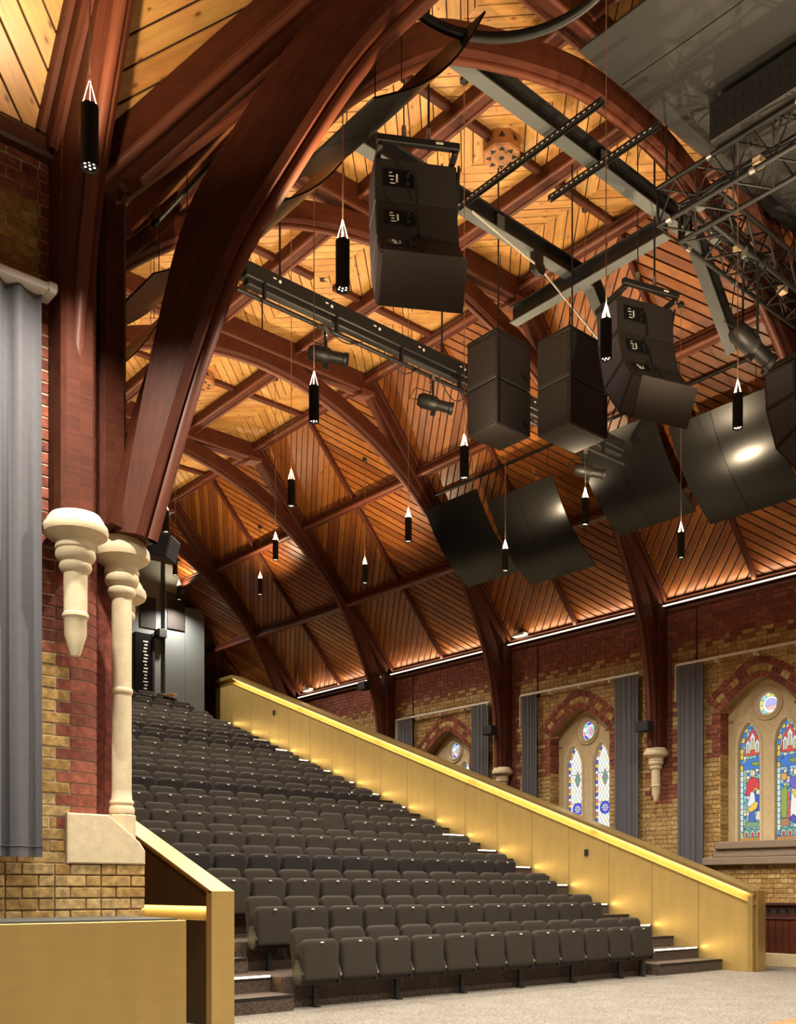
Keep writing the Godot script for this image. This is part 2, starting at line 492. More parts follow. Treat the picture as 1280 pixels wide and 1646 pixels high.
# boards laid at an angle across a panel
func boards(o: Node3D, f: Transform3D, shape: Array, deg: float, w := 0.14, kind := "amber"):
	var an := deg_to_rad(deg)
	var gap := 0.0105 if kind == "amber" else 0.006
	var turned := PackedVector2Array()
	for q in shape: turned.append(Vector2(q[0], q[1]).rotated(-an))
	var lo := 1e9; var hi := -1e9; var l0 := 1e9; var l1 := -1e9
	for p in turned:
		lo = minf(lo, p.y); hi = maxf(hi, p.y); l0 = minf(l0, p.x); l1 = maxf(l1, p.x)
	var g := Transform3D(f.basis * Basis(Vector3.BACK, an), f.origin)
	var y := lo - rng.randf() * w
	while y < hi:
		var strip := poly([[l0 - 1, y + gap], [l1 + 1, y + gap], [l1 + 1, y + w - gap], [l0 - 1, y + w - gap]])
		for r in Geometry2D.intersect_polygons(strip, turned):
			var ar := 0.0
			for i in r.size(): ar += r[i].cross(r[(i + 1) % r.size()])
			if absf(ar) < 0.012: continue
			var off := Vector2(rng.randf() * 7.0, rng.randf() * 7.0)
			var moved := PackedVector2Array()
			for p in r: moved.append(p + off)
			var b := MB.new()
			b.prism(moved, 0.0, 0.018 + rng.randf() * 0.004, Transform3D(), 0.004, false)
			var p := part(o, "board", b.done(), M["%s_%d" % [kind, rng.randi_range(0, 4)]], true)
			p.transform = g * Transform3D(Basis(), Vector3(-off.x, -off.y, 0.001))
		y += w

func roof():
	var L := slope_len()
	var fr := frame_right(); var fl := frame_left(); var ft := frame_transept(); var ff := frame_flat()
	var zs := [-4.3, -6.77, -10.5, -14.23, -17.95, -21.68, -25.4]
	var words := ["over the crossing", "nearest the crossing", "second from the crossing", "third from the crossing", "fourth from the crossing", "at the dark far end"]
	for i in zs.size() - 1:
		var z0: float = zs[i]; var z1: float = zs[i + 1]; var zm := (z0 + z1) * 0.5
		var o := struct("ceiling", "sloping right roof bay of chevron pine boards, " + words[i])
		for t in 3:
			var v0 := L * t / 3.0 + (0.03 if t == 0 else 0.0); var v1 := L * (t + 1) / 3.0
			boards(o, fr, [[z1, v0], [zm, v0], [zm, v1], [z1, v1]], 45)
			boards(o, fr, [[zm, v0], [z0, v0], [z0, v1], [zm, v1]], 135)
		o = struct("ceiling", "flat upper ceiling bay of diagonal pine boards, " + words[i])
		for t in 3:
			var x0 := CX - KNEE + 1.6 * t; var x1 := x0 + 1.6; var xm := x0 + 0.8
			for h in 2:
				var a := z1 if h == 0 else zm; var e := zm if h == 0 else z0
				var s := 1.0 if (t + h) % 2 == 0 else -1.0
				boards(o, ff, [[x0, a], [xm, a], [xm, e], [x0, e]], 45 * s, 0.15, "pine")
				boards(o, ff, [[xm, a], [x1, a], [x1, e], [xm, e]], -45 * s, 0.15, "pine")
		if i >= 1 and i <= 3:
			o = struct("ceiling", "sloping left roof bay of chevron pine boards, " + words[i])
			for t in 3:
				var v0 := L * t / 3.0; var v1 := L * (t + 1) / 3.0
				boards(o, fl, [[-z0, v0], [-zm, v0], [-zm, v1], [-z0, v1]], 45)
				boards(o, fl, [[-zm, v0], [-z1, v0], [-z1, v1], [-zm, v1]], 135)
	var o := struct("ceiling", "sloping pine boarded ceiling at the top left above the red brick")
	boards(o, ft, [[0.8, 0.02], [2.75, 0.02], [2.75, 1.9], [0.8, 1.9]], 135, 0.15, "pine")
	boards(o, ft, [[2.75, 0.02], [3.05, 0.02], [4.3, 1.9], [2.75, 1.9]], 45, 0.15, "pine")
	# purlins and the plates between slope and flat ceiling
	var tiers := [["lower purlin along the right roof slope", fr, L / 3.0, 0.16, 0.2], ["upper purlin along the right roof slope", fr, L * 2 / 3.0, 0.16, 0.2], ["top plate where the right slope meets the flat ceiling", fr, L - 0.02, 0.2, 0.26]]
	for t in tiers:
		var th := thing("purlin", "dark moulded timber " + t[0], "beam", Vector3(CX + HALF, 0, -16))
		var f: Transform3D = t[1]
		var b := MB.new()
		b.beam(f * Vector3(-25.5, t[2], 0.09), f * Vector3(-3.2, t[2], 0.09), t[3], t[4], f.basis.z, 0.02)
		part(th, "timber", b.done(), M.dark_timber)
		b = MB.new()
		b.tube([f * Vector3(-25.5, t[2], t[4] * 0.5 + 0.1), f * Vector3(-3.2, t[2], t[4] * 0.5 + 0.1)], 0.045, 8)
		part(th, "moulding", b.done(), M.moulding_timber)
		if t[2] < L - 0.1:
			b = MB.new()
			for s in [-1.0, 1.0]:
				b.tube([f * Vector3(-25.5, t[2] + s * 0.09, 0.06), f * Vector3(-3.2, t[2] + s * 0.09, 0.06)], 0.03, 6)
			part(th, "bead", b.done(), M.moulding_timber)
	for t in [["lower purlin along the left roof slope", L / 3.0], ["upper purlin along the left roof slope", L * 2 / 3.0]]:
		var th := thing("purlin", "dark moulded timber " + t[0], "beam", Vector3(CX - HALF, 0, -16))
		var b := MB.new()
		b.beam(fl * Vector3(6.9, t[1], 0.09), fl * Vector3(25.5, t[1], 0.09), 0.16, 0.2, fl.basis.z, 0.02)
		part(th, "timber", b.done(), M.dark_timber)
	for s in [-1.0, 1.0]:
		var x: float = CX + s * 0.8
		var th := thing("ceiling_beam", "dark timber beam along the flat ceiling, %s of the octagonal vents" % ("left" if s < 0 else "right"), "beam", Vector3(x, FLAT, -16))
		var b := MB.new()
		b.aabb(Vector3(x - 0.1, FLAT - 0.2, -25.5), Vector3(x + 0.1, FLAT, -3.0), 0.02)
		part(th, "timber", b.done(), M.dark_timber)
		b = MB.new()
		for q in [-1.0, 1.0]: b.tube([Vector3(x + q * 0.085, FLAT - 0.2, -25.5), Vector3(x + q * 0.085, FLAT - 0.2, -3.0)], 0.03, 6)
		part(th, "moulding", b.done(), M.moulding_timber)
	# slim ribs at the middle of each bay
	for i in zs.size() - 1:
		var zm: float = (zs[i] + zs[i + 1]) * 0.5
		if i == 0: zm = -4.9
		var th := thing("rib", "slim timber rib between trusses, roof bay " + words[i], "rib", Vector3(CX, 0, zm), "ribs in the middle of each roof bay")
		var b := MB.new()
		b.beam(fr * Vector3(zm, 0.02, 0.06), fr * Vector3(zm, L, 0.06), 0.07, 0.12, fr.basis.z, 0.01)
		part(th, "slope_rib", b.done(), M.dark_timber)
		for e in [[CX + 0.9, CX + KNEE - 0.1], [CX + 0.2, CX + 0.7], [CX - 0.7, CX - 0.2], [CX - KNEE + 0.1, CX - 0.9]]:
			b = MB.new()
			b.aabb(Vector3(e[0], FLAT - 0.1, zm - 0.05), Vector3(e[1], FLAT, zm + 0.05), 0.012)
			part(th, "ceiling_rib", b.done(), M.dark_timber)
		# octagonal vent with pierced trefoils
		if i in [1, 3]:
			var v := thing("ceiling_vent", "octagonal pierced timber vent in the flat ceiling, %s" % ("near the hanging line array" if i == 1 else "far bay beside the big curved brace"), "vent", Vector3(CX, FLAT - 0.2, zm))
			var oc := PackedVector2Array()
			for k in 8: oc.append(Vector2(0.25, 0).rotated(TAU * (k + 0.5) / 8))
			b = MB.new()
			b.prism(oc, 0.0, 0.22, Transform3D(Basis(Vector3.RIGHT, Vector3.BACK, Vector3.DOWN), Vector3(CX, FLAT, zm)), 0.02)
			part(v, "body", b.done(), M.plain_timber)
			b = MB.new()
			for k in 8:
				var a := TAU * k / 8
				var c := Vector3(CX + 0.155 * cos(a), FLAT - 0.222, zm + 0.155 * sin(a))
				for q in 3:
					var d := a + TAU * q / 3
					b.lathe([[0.019, 0.0], [0.0, 0.0]], Transform3D(Basis(Vector3.RIGHT, PI), c + Vector3(cos(d), 0, sin(d)) * 0.02), 8)
				# side trefoils
				var sd := Vector3(cos(a), 0, sin(a))
				var sc := Vector3(CX, FLAT - 0.1, zm) + sd * 0.232
				for q in 3:
					var d := TAU * q / 3 + PI / 2
					b.lathe([[0.019, 0.0], [0.0, 0.0]], Transform3D(Basis(sd.cross(Vector3.UP), sd, Vector3.UP) , sc + sd.cross(Vector3.UP) * cos(d) * 0.02 + Vector3.UP * sin(d) * 0.02), 8)
			b.lathe([[0.035, 0.0], [0.0, 0.0]], Transform3D(Basis(Vector3.RIGHT, PI), Vector3(CX, FLAT - 0.222, zm)), 8)
			part(v, "piercings", b.done(), M.black_matt)

# a curved brace; where(s, y) gives the point, side the direction across it
func brace(o: Node3D, where: Callable, side: Vector3, w: float, dep: float, curve := ARCH, called := "arched_brace"):
	var fine := []
	var at_ := func(k: int) -> Vector2:
		var q = curve[clampi(k, 0, curve.size() - 1)]
		return Vector2(q[0], q[1])
	for i in curve.size() - 1:
		for k in 3: fine.append((at_.call(i) as Vector2).cubic_interpolate(at_.call(i + 1), at_.call(i - 1), at_.call(i + 2), k / 3.0))
	fine.append(at_.call(curve.size() - 1))
	var secs := []; var line := []
	var ch := 0.035
	for i in fine.size():
		var d: Vector2 = (fine[mini(i + 1, fine.size() - 1)] - fine[maxi(i - 1, 0)]).normalized()
		var out := Vector2(-d.y, d.x)
		if out.y < 0.0 and out.x < 0.0: out = -out
		if out.x < -0.01: out = -out
		var at := func(q: float, s: float) -> Vector3:
			var p: Vector2 = fine[i] + out * q
			return (where.call(p.x, p.y) as Vector3) + side * s
		var dp := dep * (1.0 if called != "curved_rib" else clampf(remap(fine[i].x, 5.2, 5.75, 1.0, 0.42), 0.42, 1.0))
		secs.append([at.call(dp, -w), at.call(dp, w), at.call(ch, w), at.call(0.0, w - ch), at.call(0.0, -w + ch), at.call(ch, -w)])
		line.append(at.call(-0.012, 0.0))
	var b := MB.new()
	b.sweep(secs)
	var p := part(o, called, b.done(), M.dark_timber)
	b = MB.new()
	b.tube(line, w * 0.42, 8)
	part(o, "roll_moulding", b.done(), M.moulding_timber)

func trusses():
	var L := slope_len()
	var words := ["nearest the camera, beside the hanging line array", "second from the crossing, above the corbel by the second window", "third from the crossing, behind the lighting bar", "fourth from the crossing", "fifth from the crossing, at the far end"]
	for i in TRUSS_Z.size():
		var z: float = TRUSS_Z[i]
		var o := thing("roof_truss", "dark timber arched roof truss, " + words[i], "roof truss", Vector3(CX, 3.9, z))
		for s in [1.0, -1.0]:
			var f := frame_right() if s > 0 else frame_left()
			var u: float = z * s
			var b := MB.new()
			b.beam(f * Vector3(u, -0.05, 0.12), f * Vector3(u, L + 0.05, 0.12), 0.25, 0.26, f.basis.z, 0.025)
			part(o, "rafter", b.done(), M.dark_timber)
			b = MB.new()
			for q in [-1.0, 1.0]: b.beam(f * Vector3(u + q * 0.15, 0.02, 0.05), f * Vector3(u + q * 0.15, L, 0.05), 0.06, 0.1, f.basis.z, 0.012)
			part(o, "cover_strip", b.done(), M.dark_timber)
			brace(o, func(a, y): return Vector3(CX + s * a, y, z), Vector3(0, 0, 1), 0.1, 0.27, NEAR_ARCH if i == 0 else ARCH)
			if not (s < 0 and i == 0):
				b = MB.new()
				b.aabb(Vector3(CX + s * 6.0 - 0.13, 3.76, z - 0.125), Vector3(CX + s * 6.0 + 0.13, EAVE + 0.05, z + 0.125), 0.03)
				part(o, "wall_post", b.done(), M.dark_timber)
		var b := MB.new()
		b.aabb(Vector3(CX - KNEE - 0.1, FLAT - 0.34, z - 0.13), Vector3(CX + KNEE + 0.1, FLAT, z + 0.13), 0.03)
		part(o, "collar", b.done(), M.dark_timber)
		b = MB.new()
		for q in [-1.0, 1.0]: b.tube([Vector3(CX - KNEE, FLAT - 0.33, z + q * 0.1), Vector3(CX + KNEE, FLAT - 0.33, z + q * 0.1)], 0.035, 6)
		part(o, "collar_moulding", b.done(), M.moulding_timber)
		b = MB.new()
		for q in [-1.0, 1.0]:
			for e in 3: b.aabb(Vector3(CX + q * (KNEE - 0.22 + 0.1 * e) - 0.05, FLAT - 0.42 + 0.02 * e, z - 0.16), Vector3(CX + q * (KNEE - 0.22 + 0.1 * e) + 0.05, FLAT - 0.3, z + 0.16), 0.01)
		part(o, "corner_block", b.done(), M.moulding_timber)

func crossing_timbers():
	# brace that leaves the corner column diagonally towards the crossing
	var o := thing("diagonal_rib", "big curved timber rib springing diagonally from the corner column", "rib", Vector3(3.3, 3.98, -6.6))
	var dg := Vector3(1, 0, -1).normalized()
	brace(o, func(a, y): return Vector3(CX - a, y, -0.87 - a), dg, 0.13, 0.34, RIB, "curved_rib")
	var b := MB.new()
	b.aabb(Vector3(3.06, 3.8, -6.98), Vector3(3.26, 6.4, -6.78), 0.03)
	part(o, "corner_post", b.done(), M.dark_timber)
	o = thing("valley_rafter", "straight dark timber valley rafter rising from the brick corner", "rafter", Vector3(3.05, 6.3, -6.75))
	b = MB.new()
	b.beam(Vector3(3.0, 6.26, -6.8), Vector3(6.75, 10.52, -3.05), 0.3, 0.26, Vector3.UP, 0.03)
	part(o, "timber", b.done(), M.dark_timber)
	b = MB.new()
	for q in [-1.0, 1.0]: b.tube([Vector3(3.05 + q * 0.09, 6.16, -6.75 - q * 0.09), Vector3(6.75 + q * 0.09, 10.38, -3.05 - q * 0.09)], 0.04, 6)
	part(o, "moulding", b.done(), M.moulding_timber)
	# transept truss on the front corbel
	o = thing("transept_truss", "tall dark timber post and brace on the front corbel, top left", "roof truss", Vector3(2.77, 3.95, -6.5))
	var ft := frame_transept()
	b = MB.new()
	b.beam(ft * Vector3(2.74, -0.05, 0.12), ft * Vector3(2.74, 5.6, 0.12), 0.26, 0.26, ft.basis.z, 0.03)
	part(o, "rafter", b.done(), M.dark_timber)
	b = MB.new()
	for q in [-1.0, 1.0]: b.beam(ft * Vector3(2.74 + q * 0.15, 0.02, 0.05), ft * Vector3(2.74 + q * 0.15, 5.6, 0.05), 0.06, 0.1, ft.basis.z, 0.012)
	part(o, "cover_strip", b.done(), M.dark_timber)
	brace(o, func(a, y): return Vector3(2.78, y, -0.82 - a), Vector3(1, 0, 0), 0.11, 0.27)
	b = MB.new()
	b.aabb(Vector3(2.66, 3.77, -6.76), Vector3(2.9, 6.4, -6.5), 0.03)
	part(o, "wall_post", b.done(), M.dark_timber)
	b = MB.new()
	b.aabb(Vector3(-2.0, 6.2, -6.8), Vector3(2.7, 6.34, -6.66), 0.02)
	var wp := thing("wall_plate", "dark timber wall plate on top of the red brick, top left", "beam", Vector3(1.0, 6.2, -6.73))
	part(wp, "timber", b.done(), M.brown_timber)

# ---------------------------------------------------------------- brickwork
func pick(kind: String) -> Material:
	return M["%s_brick_%d" % [kind, rng.randi_range(0, 3)]]
const RED := [Color(0.35, 0.115, 0.072), Color(0.315, 0.1, 0.064), Color(0.39, 0.135, 0.086), Color(0.285, 0.092, 0.066)]
const BUFF := [Color(0.59, 0.40, 0.165), Color(0.545, 0.35, 0.135), Color(0.63, 0.45, 0.2), Color(0.50, 0.315, 0.12)]

func arch_line(half: float, spring: float, apex: float, k := 12) -> PackedVector2Array:   # left half, from the spring to the apex
	var p := PackedVector2Array()
	for i in k + 1:
		var a := float(i) / k
		p.append(Vector2(-half + half * a, spring + (apex - spring) * (1.0 - pow(1.0 - a, 1.4))))
	return p
func arched(half: float, spring: float, apex: float, base: float, at: float, k := 12) -> PackedVector2Array:
	var l := arch_line(half, spring, apex, k)
	var p := PackedVector2Array([Vector2(at - half, base)])
	for q in l: p.append(q + Vector2(at, 0))
	for i in range(l.size() - 2, -1, -1): p.append(Vector2(at - l[i].x, l[i].y))
	p.append(Vector2(at + half, base))
	return p
func lancet(half: float, spring: float, apex: float, base: float, at: float) -> PackedVector2Array:
	var p := PackedVector2Array([Vector2(at - half, base)])
	var k := 9
	for i in k + 1:
		var a := float(i) / k
		p.append(Vector2(at - half * cos(a * PI / 2) , spring + (apex - spring) * sin(a * PI / 2) * (0.8 + 0.2 * a)))
	for i in range(k - 1, -1, -1):
		var a := float(i) / k
		p.append(Vector2(at + half * cos(a * PI / 2), spring + (apex - spring) * sin(a * PI / 2) * (0.8 + 0.2 * a)))
	p.append(Vector2(at + half, base))
	return p

const WINS := [-8.62, -12.38, -16.1]
func parapet_top(z: float) -> float:
	return 1.24 + clampf(-8.0 - z, 0.0, 15.06) * 0.379

func window_wall():
	var o := struct("wall_right", "brick window wall of red bands, buff field and pointed arches")
	var f := Transform3D(Basis(Vector3.BACK, Vector3.UP, Vector3.LEFT), Vector3(XW, 0, 0))
	var cuts := [5.6, -6.77, -10.5, -14.23, -17.95, -25.9]
	for i in cuts.size() - 1:
		var z0: float = cuts[i]; var z1: float = cuts[i + 1]
		var b := MB.new()
		if i >= 1 and i <= 3:
			var zc: float = WINS[i - 1]
			var op := arched(0.72, 4.27, 4.75, 1.75, zc)
			for h in [[z1, zc], [zc, z0]]:
				var r := Geometry2D.clip_polygons(poly([[h[0], 0], [h[1], 0], [h[1], EAVE], [h[0], EAVE]]), op)
				for q in r: b.prism(q, -0.4, 0.0, f)
		else:
			b.prism(poly([[z1, 0], [z0, 0], [z0, EAVE], [z1, EAVE]]), -0.4, 0.0, f)
		part(o, "mortar", b.done(), M.mortar if i >= 1 else M.shell_brick)
	# arch rings, every voussoir a piece
	var rings := []
	for zc in WINS:
		var ring := arched(1.05, 4.33, 5.15, 4.27, zc)
		rings.append(ring)
		var l := arch_line(0.72, 4.27, 4.75, 24)
		var dist := [0.0]
		for i in range(1, l.size()): dist.append(dist[-1] + l[i].distance_to(l[i - 1]))
		var total: float = dist[-1]
		var cnt := 11
		for s in [-1.0, 1.0]:
			for r in 3:
				for k in cnt:
					var pts := []
					for e in [k, k + 1]:
						var want: float = total * e / cnt
						var j := 1
						while j < l.size() - 1 and dist[j] < want: j += 1
						var a: float = (want - dist[j - 1]) / maxf(dist[j] - dist[j - 1], 1e-5)
						var p := l[j - 1].lerp(l[j], clampf(a, 0.0, 1.0))
						var d := (l[j] - l[j - 1]).normalized()
						var nn := Vector2(-d.y, d.x)
						if e == cnt: nn = Vector2(0, 1.0)
						if e == 0: nn = Vector2(-0.8, 0.6)
						pts.append(p + nn * (r * 0.118 + 0.006)); pts.append(p + nn * (r * 0.118 + 0.112))
					var q := PackedVector2Array()
					for p in [pts[0], pts[2], pts[3], pts[1]]: q.append(Vector2(p.x * -s + zc, p.y))
					var mid := (q[0] + q[1] + q[2] + q[3]) / 4.0
					var g := PackedVector2Array()
					for p in q: g.append(mid + (p - mid) * 0.94)
					var b := MB.new()
					b.prism(g, 0.0, 0.014, f, 0.003, false)
					part(o, "voussoir", b.done(), pick("buff") if r == 1 and k % 4 in [1, 2] else pick("red"))
		# reveal bricks
		for k in 31:
			var y := 1.8 + k * 0.08
			for s in [-1.0, 1.0]:
				var b := MB.new()
				var u: float = zc + s * 0.72
				for e in ([[0.0, 0.1], [0.11, 0.24]] if k % 2 else [[0.0, 0.16], [0.17, 0.24]]):
					b.aabb(Vector3(XW + e[0] - 0.004, y + 0.005, u - 0.006), Vector3(XW + e[1], y + 0.075, u + 0.006), 0.003)
				part(o, "reveal_brick", b.done(), pick("red") if y > 3.5 else pick("buff"))
	# field: courses of bricks
	var list := []
	var course := 0
	var y := 1.03
	while y < 6.16:
		var z := -6.9 - (0.11 if course % 2 else 0.0)
		var kth := 0
		while z > -22.4:
			var ln := 0.217 if (kth + course) % 3 != 2 else 0.105
			var a := z - ln; var e := z
			z = a - 0.009
			kth += 1
			if y + 0.08 < parapet_top((a + e) / 2 + 1.1) - 0.45: continue
			var skip := false
			var cutter := PackedVector2Array()
			var wi := -1
			for w in 3:
				var zc: float = WINS[w]
				var dz := absf((a + e) / 2 - zc)
				if dz < 1.3: wi = w
				if y > 1.66 and y < 4.35 and absf(a - zc) < 0.71 and absf(e - zc) < 0.71: skip = true
				if absf(a - zc) < 1.2 or absf(e - zc) < 1.2:
					if y > 4.2 and y < 5.2: cutter = rings[w]
					elif y > 1.66 and y <= 4.2 and absf(dz) < 0.85: cutter = poly([[zc - 0.72, 1.6], [zc + 0.72, 1.6], [zc + 0.72, 4.4], [zc - 0.72, 4.4]])
			if skip: continue
			var red := y > 5.56
			if absf(y - 5.48) < 0.05: red = kth % 2 == 0
			if wi >= 0 and y > 3.5 and y < 4.32 and absf((a + e) / 2 - WINS[wi]) < (0.98 if course % 2 else 0.9): red = true
			for tz in [-6.77, -10.5, -14.23, -17.95, -21.68]:
				if absf((a + e) / 2 - tz) < (0.32 if course % 4 < 2 else 0.24): red = y > 2.75
			list.append([a, e, y, red, cutter])
		y += 0.08
		course += 1
	var near := []
	for i in list.size():
		var q = list[i]
		var zz: float = (q[0] + q[1]) / 2
		var d := 0.653 * XW - 0.757 * zz
		var px := 640.0 + 1612.0 * (0.757 * XW + 0.653 * zz) / d
		near.append([d if px < 1285.0 else 99.0, i])
	near.sort_custom(func(p, q): return p[0] < q[0])
	var single := {}
	for i in mini(280, near.size()): single[near[i][1]] = true
	var field := MB.new()
	for i in list.size():
		var q = list[i]
		var shapes: Array = [poly([[q[0], q[2] + 0.005], [q[1], q[2] + 0.005], [q[1], q[2] + 0.075], [q[0], q[2] + 0.075]])]
		if not q[4].is_empty(): shapes = Geometry2D.clip_polygons(shapes[0], q[4])
		for s in shapes:
			var dep := 0.008 + rng.randf() * 0.007
			if single.has(i):
				var b := MB.new()
				b.prism(s, 0.0, dep, f, 0.003, false)
				part(o, "brick", b.done(), pick("red" if q[3] else "buff"))
			else:
				field.col = (RED if q[3] else BUFF)[rng.randi_range(0, 3)] * rng.randf_range(0.9, 1.08)
				field.prism(s, 0.0, dep, f, 0.0, false)
	part(o, "brick_field", field.done(), M.brick_field).set_meta("kind", "stuff")
	# windows
	for w in 3: stone_window(w, f)
	# cornice with its strip light
	for i in TRUSS_Z.size():
		var z0: float = TRUSS_Z[i] - 0.14
		var z1: float = (TRUSS_Z[i + 1] + 0.14) if i < 4 else -25.4
		if i == 4: continue
		var word: String = ["beside the near arched window", "above the second window", "above the third window", "at the far end"][i]
		var c := thing("cornice", "timber cornice board at the eaves, " + word, "cornice", Vector3(XW, 6.2, (z0 + z1) / 2))
		var b := MB.new()
		b.aabb(Vector3(XW - 0.16, 6.24, z1), Vector3(XW, 6.36, z0), 0.015)
		part(c, "board", b.done(), M.brown_timber)
		b = MB.new()
		b.aabb(Vector3(XW - 0.08, 6.17, z1), Vector3(XW, 6.235, z0), 0.015)
		part(c, "moulding", b.done(), M.moulding_timber)
		var t := thing("strip_light", "thin white strip light along the eaves, " + word, "strip light", Vector3(XW - 0.2, 6.25, (z0 + z1) / 2), "strip lights along the eaves")
		b = MB.new()
		b.aabb(Vector3(XW - 0.2, 6.25, z1), Vector3(XW - 0.162, 6.266, z0))
		part(t, "led_strip", b.done(), M.strip_glow)
		area(t, Vector3(XW - 0.19, 6.31, (z0 + z1) / 2), Vector3(-0.25, 1, 0), Vector3.BACK, Vector2(absf(z1 - z0), 0.04), 1.35, Color(1.0, 0.91, 0.76))
	# dado panelling and stone base by the near window
	var d := thing("dado_panelling", "brown timber wall panelling with quatrefoil frieze behind the gold end post", "panelling", Vector3(XW, 0.2, -8))
	slab(d, "stone_base", Vector3(XW - 0.1, 0, -11), Vector3(XW, 0.22, -5), M.buff_stone, 0.01)
	slab(d, "backing", Vector3(XW - 0.04, 0.2, -11), Vector3(XW, 1.03, -5), M.brown_timber)
	slab(d, "cap_rail", Vector3(XW - 0.09, 0.99, -11), Vector3(XW, 1.04, -5), M.brown_timber, 0.01)
	slab(d, "frieze_rail", Vector3(XW - 0.07, 0.76, -11), Vector3(XW, 0.8, -5), M.brown_timber, 0.01)
	var z := -7.0
	while z > -9.5:
		slab(d, "panel_board", Vector3(XW - 0.055, 0.22, z - 0.115), Vector3(XW, 0.76, z), M.dark_timber, 0.008)
		z -= 0.12
	for k in 14:
		var b := MB.new()
		var zz := -7.0 - k * 0.16
		for q in 4:
			var an := TAU * q / 4
			b.lathe([[0.032, 0.0], [0.0, 0.0]], Transform3D(Basis(Vector3.BACK, Vector3.LEFT, Vector3.DOWN), Vector3(XW - 0.042, 0.9 + sin(an) * 0.032, zz + cos(an) * 0.032)), 10)
		part(d, "quatrefoil", b.done(), M.black_matt)

func stone_window(w: int, f: Transform3D):
	var zc: float = WINS[w]
	var o := struct("window_%d" % (w + 1), ["stone window with two figure lancets and a small rose", "stone window with two diamond-paned lancets and a red and blue rose", "farthest stone window, half hidden by the gold balustrade"][w])
	var op := arched(0.73, 4.27, 4.76, 1.75, zc)
	var la := lancet(0.225, 3.62, 4.09, 2.06, zc - 0.335)
	var lb := lancet(0.225, 3.62, 4.09, 2.06, zc + 0.335)
	var ro := PackedVector2Array()
	for k in 28: ro.append(Vector2(zc, 4.345) + Vector2(0.2, 0).rotated(TAU * k / 28))
	var b := MB.new()
	var edges := [zc - 0.8, zc - 0.335, zc, zc + 0.335, zc + 0.8]
	for k in 4:
		var strips: Array = Geometry2D.intersect_polygons(poly([[edges[k], 1.5], [edges[k + 1], 1.5], [edges[k + 1], 5], [edges[k], 5]]), op)
		for c in [la, lb, ro]:
			var nx := []
			for s in strips: nx.append_array(Geometry2D.clip_polygons(s, c))
			strips = nx
		for s in strips:
			if not Geometry2D.is_polygon_clockwise(s) or strips.size() >= 1: b.prism(s, -0.40, -0.24, f, 0.0)
	part(o, "tracery", b.done(), M.buff_stone)
	# raised frames round the openings
	for q in [[la, "lancet_frame"], [lb, "lancet_frame"], [ro, "rose_frame"]]:
		b = MB.new()
		var line := []
		for p in q[0]: line.append(f * Vector3(p.x, p.y, -0.24))
		b.tube(line, 0.028, 6, q[1] == "rose_frame", true)
		part(o, q[1], b.done(), M.cream_stone)
	b = MB.new()
	b.lathe([[0.275, 0.02], [0.26, 0.03], [0.205, -0.1]], Transform3D(Basis(Vector3.BACK, Vector3.LEFT, Vector3.DOWN), f * Vector3(zc, 4.345, -0.24)), 32)
	part(o, "rose_splay", b.done(), M.cream_stone)
	# blind spandrel mouldings
	for s in [-1.0, 1.0]:
		b = MB.new()
		var line := []
		for k in 8:
			var a := k / 7.0
			line.append(f * Vector3(zc + s * (0.64 - 0.28 * a * a), 3.9 + 0.62 * a, -0.238))
		b.tube(line, 0.014, 6)
		part(o, "spandrel_moulding", b.done(), M.buff_stone)
	# glass
	for k in 2:
		var q := la if k == 0 else lb
		var at := zc + (-0.335 if k == 0 else 0.335)
		part(o, "glass", pane(q, f, -0.36, Vector2(at - 0.225, 2.06), Vector2(0.45, 2.03)), glass_mat(figure_glass(k) if w == 0 else quarry_glass(), "glass_%d_%d" % [w, k], 1.0 if w == 0 else 1.15))
	part(o, "rose_glass", pane(ro, f, -0.36, Vector2(zc - 0.2, 4.145), Vector2(0.4, 0.4)), glass_mat(rose_glass(w), "rose_%d" % w, 1.4))
	for s in [[1.66, 1.79, 0.13, 1.0], [1.79, 1.93, 0.02, 0.86], [1.93, 2.06, 0.07, 0.8]]:
		b = MB.new()
		b.aabb(Vector3(XW - s[2], s[0], zc - s[3]), Vector3(XW + 0.39, s[1], zc + s[3]), 0.015)
		part(o, "sill", b.done(), M.grey_stone)

func pane(q: PackedVector2Array, f: Transform3D, z: float, lo: Vector2, size: Vector2) -> ArrayMesh:
	var b := MB.new()
	b.prism(q, z - 0.006, z, f)
	for i in b.t.size():
		b.t[i] = Vector2((b.t[i].x - lo.x) / size.x, 1.0 - (b.t[i].y - lo.y) / size.y)
	return b.done()
func glass_mat(im: Image, called: String, e: float) -> StandardMaterial3D:
	var m := mat(called, Color(0.1, 0.1, 0.1), 0.2)
	var tx := ImageTexture.create_from_image(im)
	m.emission_enabled = true
	m.emission = Color.WHITE
	m.emission_texture = tx
	m.emission_operator = BaseMaterial3D.EMISSION_OP_MULTIPLY
	m.emission_energy_multiplier = e
	m.texture_repeat = false
	return m
